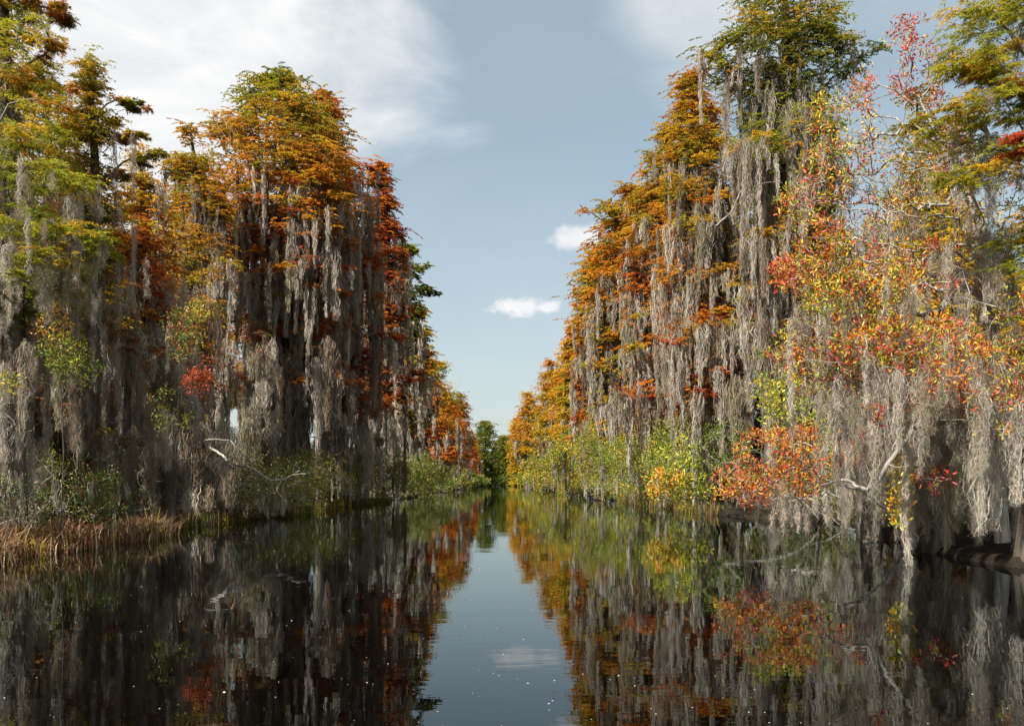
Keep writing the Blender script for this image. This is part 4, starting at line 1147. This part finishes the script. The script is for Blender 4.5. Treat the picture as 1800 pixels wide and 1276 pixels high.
region_shrub('leafy clump of yellow-green and orange on a thin trunk among the far left moss', (-8.4, 15.8),
             [(110, 620, 45, 30, 15.7, .3, 60, FBG), (95, 570, 30, 40, 15.9, .3, 30, {'orange': .4, 'yellow': .3, 'lime': .3}), (130, 650, 50, 25, 15.6, .3, 40, {'bgreen': .5, 'green': .4, 'lime': .2}), (20, 680, 20, 30, 15.2, .3, 14, FBG)],
             66, 'leafy_sapling', [P(105, 960, 16.3), P(112, 800, 16.1), P(108, 680, 15.9)], 0.06, 0.026, leaves_per=14, trunk=[.014, .011, .008], size=.12, twig=M_BARK)
region_shrub('red and green leafy sapling in front of the low red-orange cypress', (-8.6, 21.5),
             [(320, 590, 35, 45, 21.3, .4, 60, {'bgreen': .4, 'red': .25, 'olive': .3, 'lime': .15}), (350, 670, 26, 22, 21.0, .3, 40, {'red': .7, 'rust': .3}), (300, 720, 40, 40, 21.2, .4, 30, {'green': .4, 'olive': .3, 'bgreen': .3}), (345, 550, 20, 20, 21.4, .3, 20, FBG)],
             67, 'leafy_sapling', [P(305, 935, 22), P(310, 800, 21.7), P(318, 650, 21.4)], 0.075, 0.03, leaves_per=14, trunk=[.016, .013, .009], size=.14, twig=M_BARK)
region_shrub('dark glossy green bush in the hollow behind the low red bush', (8.9, 27),
             [(1385, 730, 45, 60, 25, .7, 70, FBG), (1470, 750, 40, 60, 22, .6, 60, FBG), (1490, 700, 30, 30, 21, .5, 30, FBG), (1270, 790, 40, 50, 31, .8, 60, {'green': .5, 'bgreen': .5, 'dgreen': .3}), (1350, 690, 25, 30, 25, .5, 24, FBG)],
             65, 'leafy_bush', [P(1440, 912, 26), P(1430, 820, 25)], 0.12, 0.05, leaves_per=14, trunk=[.06, .04], size=.2)


def bare_branch(label, lines, seed, name='bare_branch', group=None, mat_=None):
    rng = np.random.default_rng(seed)
    g = Geo()
    org = np.array(P(*lines[0][0][0][:3]))
    for pts, r0, r1 in lines:
        q = np.array([P(*p_) for p_ in pts])
        s = np.linspace(0, 1, len(q)); t_ = np.linspace(0, 1, len(q) * 5)
        f = np.stack([np.interp(t_, s, q[:, k]) for k in range(3)], 1)
        ker = np.array([1, 2, 3, 2, 1]) / 9.0
        sm_ = np.stack([np.convolve(np.pad(f[:, k], 2, 'edge'), ker, 'valid') for k in range(3)], 1)
        sm_ += rng.normal(0, 0.25 * r0, sm_.shape)
        tube(g, sm_ - org, r0 + (r1 - r0) * t_, 8)
    o = g.build(name, mat_ or M_PALE, None, True)
    o.location = tuple(org)
    o['label'] = label; o['category'] = 'branch'
    if group:
        o['group'] = group
    return o


bare_branch('crooked pale bare branch sticking out of the moss above the low red bush',
            [([(1700, 735, 14.2), (1625, 748, 13.0), (1603, 752, 12.8), (1592, 775, 12.8), (1560, 815, 12.8), (1545, 845, 12.9), (1525, 860, 13.0), (1505, 855, 13.3), (1490, 840, 13.6), (1440, 855, 14.5)], .046, .02), ([(1603, 752, 12.8), (1612, 745, 12.7), (1630, 742, 12.6)], .02, .01), ([(1560, 815, 12.8), (1575, 822, 12.7), (1600, 818, 12.6)], .012, .005), ([(1545, 845, 12.9), (1530, 838, 12.9), (1522, 815, 12.9)], .014, .005)], 71, mat_=M_TWIG)
bare_branch('forked white dead branch zigzagging over the shrubs on the left bank',
            [([(348, 776, 26.8), (372, 772, 26.3), (405, 774, 26.3)], .03, .018), ([(352, 778, 26.8), (385, 795, 26.3), (412, 818, 25.8), (445, 822, 25.3), (470, 842, 24.8), (500, 844, 24.8), (530, 826, 24.8)], .042, .02), ([(405, 774, 26.3), (418, 790, 26.2), (412, 812, 26.0)], .02, .012), ([(500, 844, 24.8), (512, 835, 24.6), (540, 832, 24.4)], .025, .01), ([(495, 844, 24.8), (485, 862, 24.6), (505, 885, 24.4)], .02, .01), ([(445, 852, 24.8), (425, 850, 25.0), (400, 846, 25.2)], .02, .01)], 72)
bare_branch('pinkish dead branch bent over the dark water below the low red bush',
            [([(1375, 866, 21), (1395, 882, 21), (1415, 876, 21), (1440, 880, 21), (1455, 868, 21.2)], .04, .03)], 73)
bare_branch('long thin dead twig leaning out of the shadow left of the white branch',
            [([(330, 850, 26), (285, 815, 25.5), (255, 795, 25)], .02, .006), ([(300, 826, 25.6), (290, 840, 25.4)], .01, .005)], 74)
bare_branch('dead spike poking into the sky from the broad gold-topped cypress',
            [([(1065, 392, 62), (1040, 374, 61.5), (1018, 360, 61)], .07, .03)], 75)
bare_branch('pale curved dead limb across the dark trunk of the huge cypress',
            [([(1255, 400, 33.5), (1285, 375, 33.5), (1300, 340, 33.5), (1318, 310, 33.5), (1330, 285, 33.6)], .04, .015), ([(1300, 340, 33.5), (1340, 322, 33.3), (1375, 318, 33.2)], .018, .008)], 76, mat_=M_TWIG)
#, 76)

# ------------------------------------------------------------------ sedge along the waterline
rng = np.random.default_rng(9)
g = Geo()


def sedge(n, X, Y, hgt, cols, wts, spreadw=0.35, lean=0.5):
    c = np.stack([X, Y, np.full(n, 0.0)], 1)
    H = hgt * rng.uniform(0.5, 1.2, n)
    a = rng.uniform(0, 6.28, n)
    ln = rng.uniform(0.05, lean, n)
    dr = np.stack([np.cos(a) * ln, np.sin(a) * ln, np.zeros(n)], 1)
    s = np.stack([-np.sin(a), np.cos(a), np.zeros(n)], 1) * (0.009 * rng.uniform(.6, 1.4, n))[:, None]
    p1 = c + dr * (H * .35)[:, None] + np.array([0, 0, 1.0]) * (H * .55)[:, None]
    p2 = c + dr * (H * 1.1)[:, None] + np.array([0, 0, 1.0]) * (H * rng.uniform(.7, 1.0, n))[:, None]
    v = np.stack([c + s, c - s, p1 - s, p1 + s, p2 + s * .2, p2 - s * .2], 1)
    o_ = np.arange(n)[:, None] * 6
    f = np.concatenate([o_ + np.array([[0, 1, 2, 3]]), o_ + np.array([[3, 2, 5, 4]])], 1).reshape(-1, 4)
    t_ = np.array([PAL[k] if isinstance(k, str) else k for k in cols])[rng.choice(len(cols), n, p=np.array(wts) / sum(wts))] * rng.uniform(.7, 1.3, n)[:, None]
    g.add(v.reshape(-1, 3), f, np.repeat(t_, 2, 0))


n = 11000
nt_ = 70
tuf = rng.uniform(13.2, 23.0, nt_); tb = rng.gamma(1.3, .5, nt_); th = rng.uniform(.35, 1.05, nt_); tcol = rng.random(nt_)
ti_ = rng.integers(0, nt_, n); ty = tuf[ti_] + rng.normal(0, .2, n)
for lo_, hi_, wts_ in ((0, .5, (.6, .2, .15, .05, .1)), (.5, .8, (.15, .45, .15, .1, .2)), (.8, 1.1, (.1, .1, .35, .45, .05))):
    k_ = (tcol[ti_] >= lo_) & (tcol[ti_] < hi_); m_ = int(k_.sum())
    sedge(m_, bank_left(ty[k_]) - tb[ti_[k_]] - rng.normal(0, .22, m_) + .15, ty[k_], 0.62 * th[ti_[k_]], [(0.18, .085, .045), (.25, .17, .09), 'brown', 'olive', (.38, .28, .17)], wts_, lean=.9)
n = 3000
ty = rng.uniform(23, 60, n)
sedge(n, bank_left(ty) - rng.gamma(1.2, .3, n), ty, 0.5, ['brown', 'olive', 'dgreen'], (.4, .3, .4))
n = 2200
ty = rng.uniform(34, 60, n)
sedge(n, bank_right(ty) + rng.gamma(1.2, .35, n), ty, 0.5, ['brown', 'olive', 'dgreen', (.22, .15, .07)], (.4, .3, .3, .2))
o = g.build('sedge_grass', M_GRASS)
o['kind'] = 'stuff'; o['label'] = 'rust and tan sedge grass along the waterline'; o['category'] = 'grass'
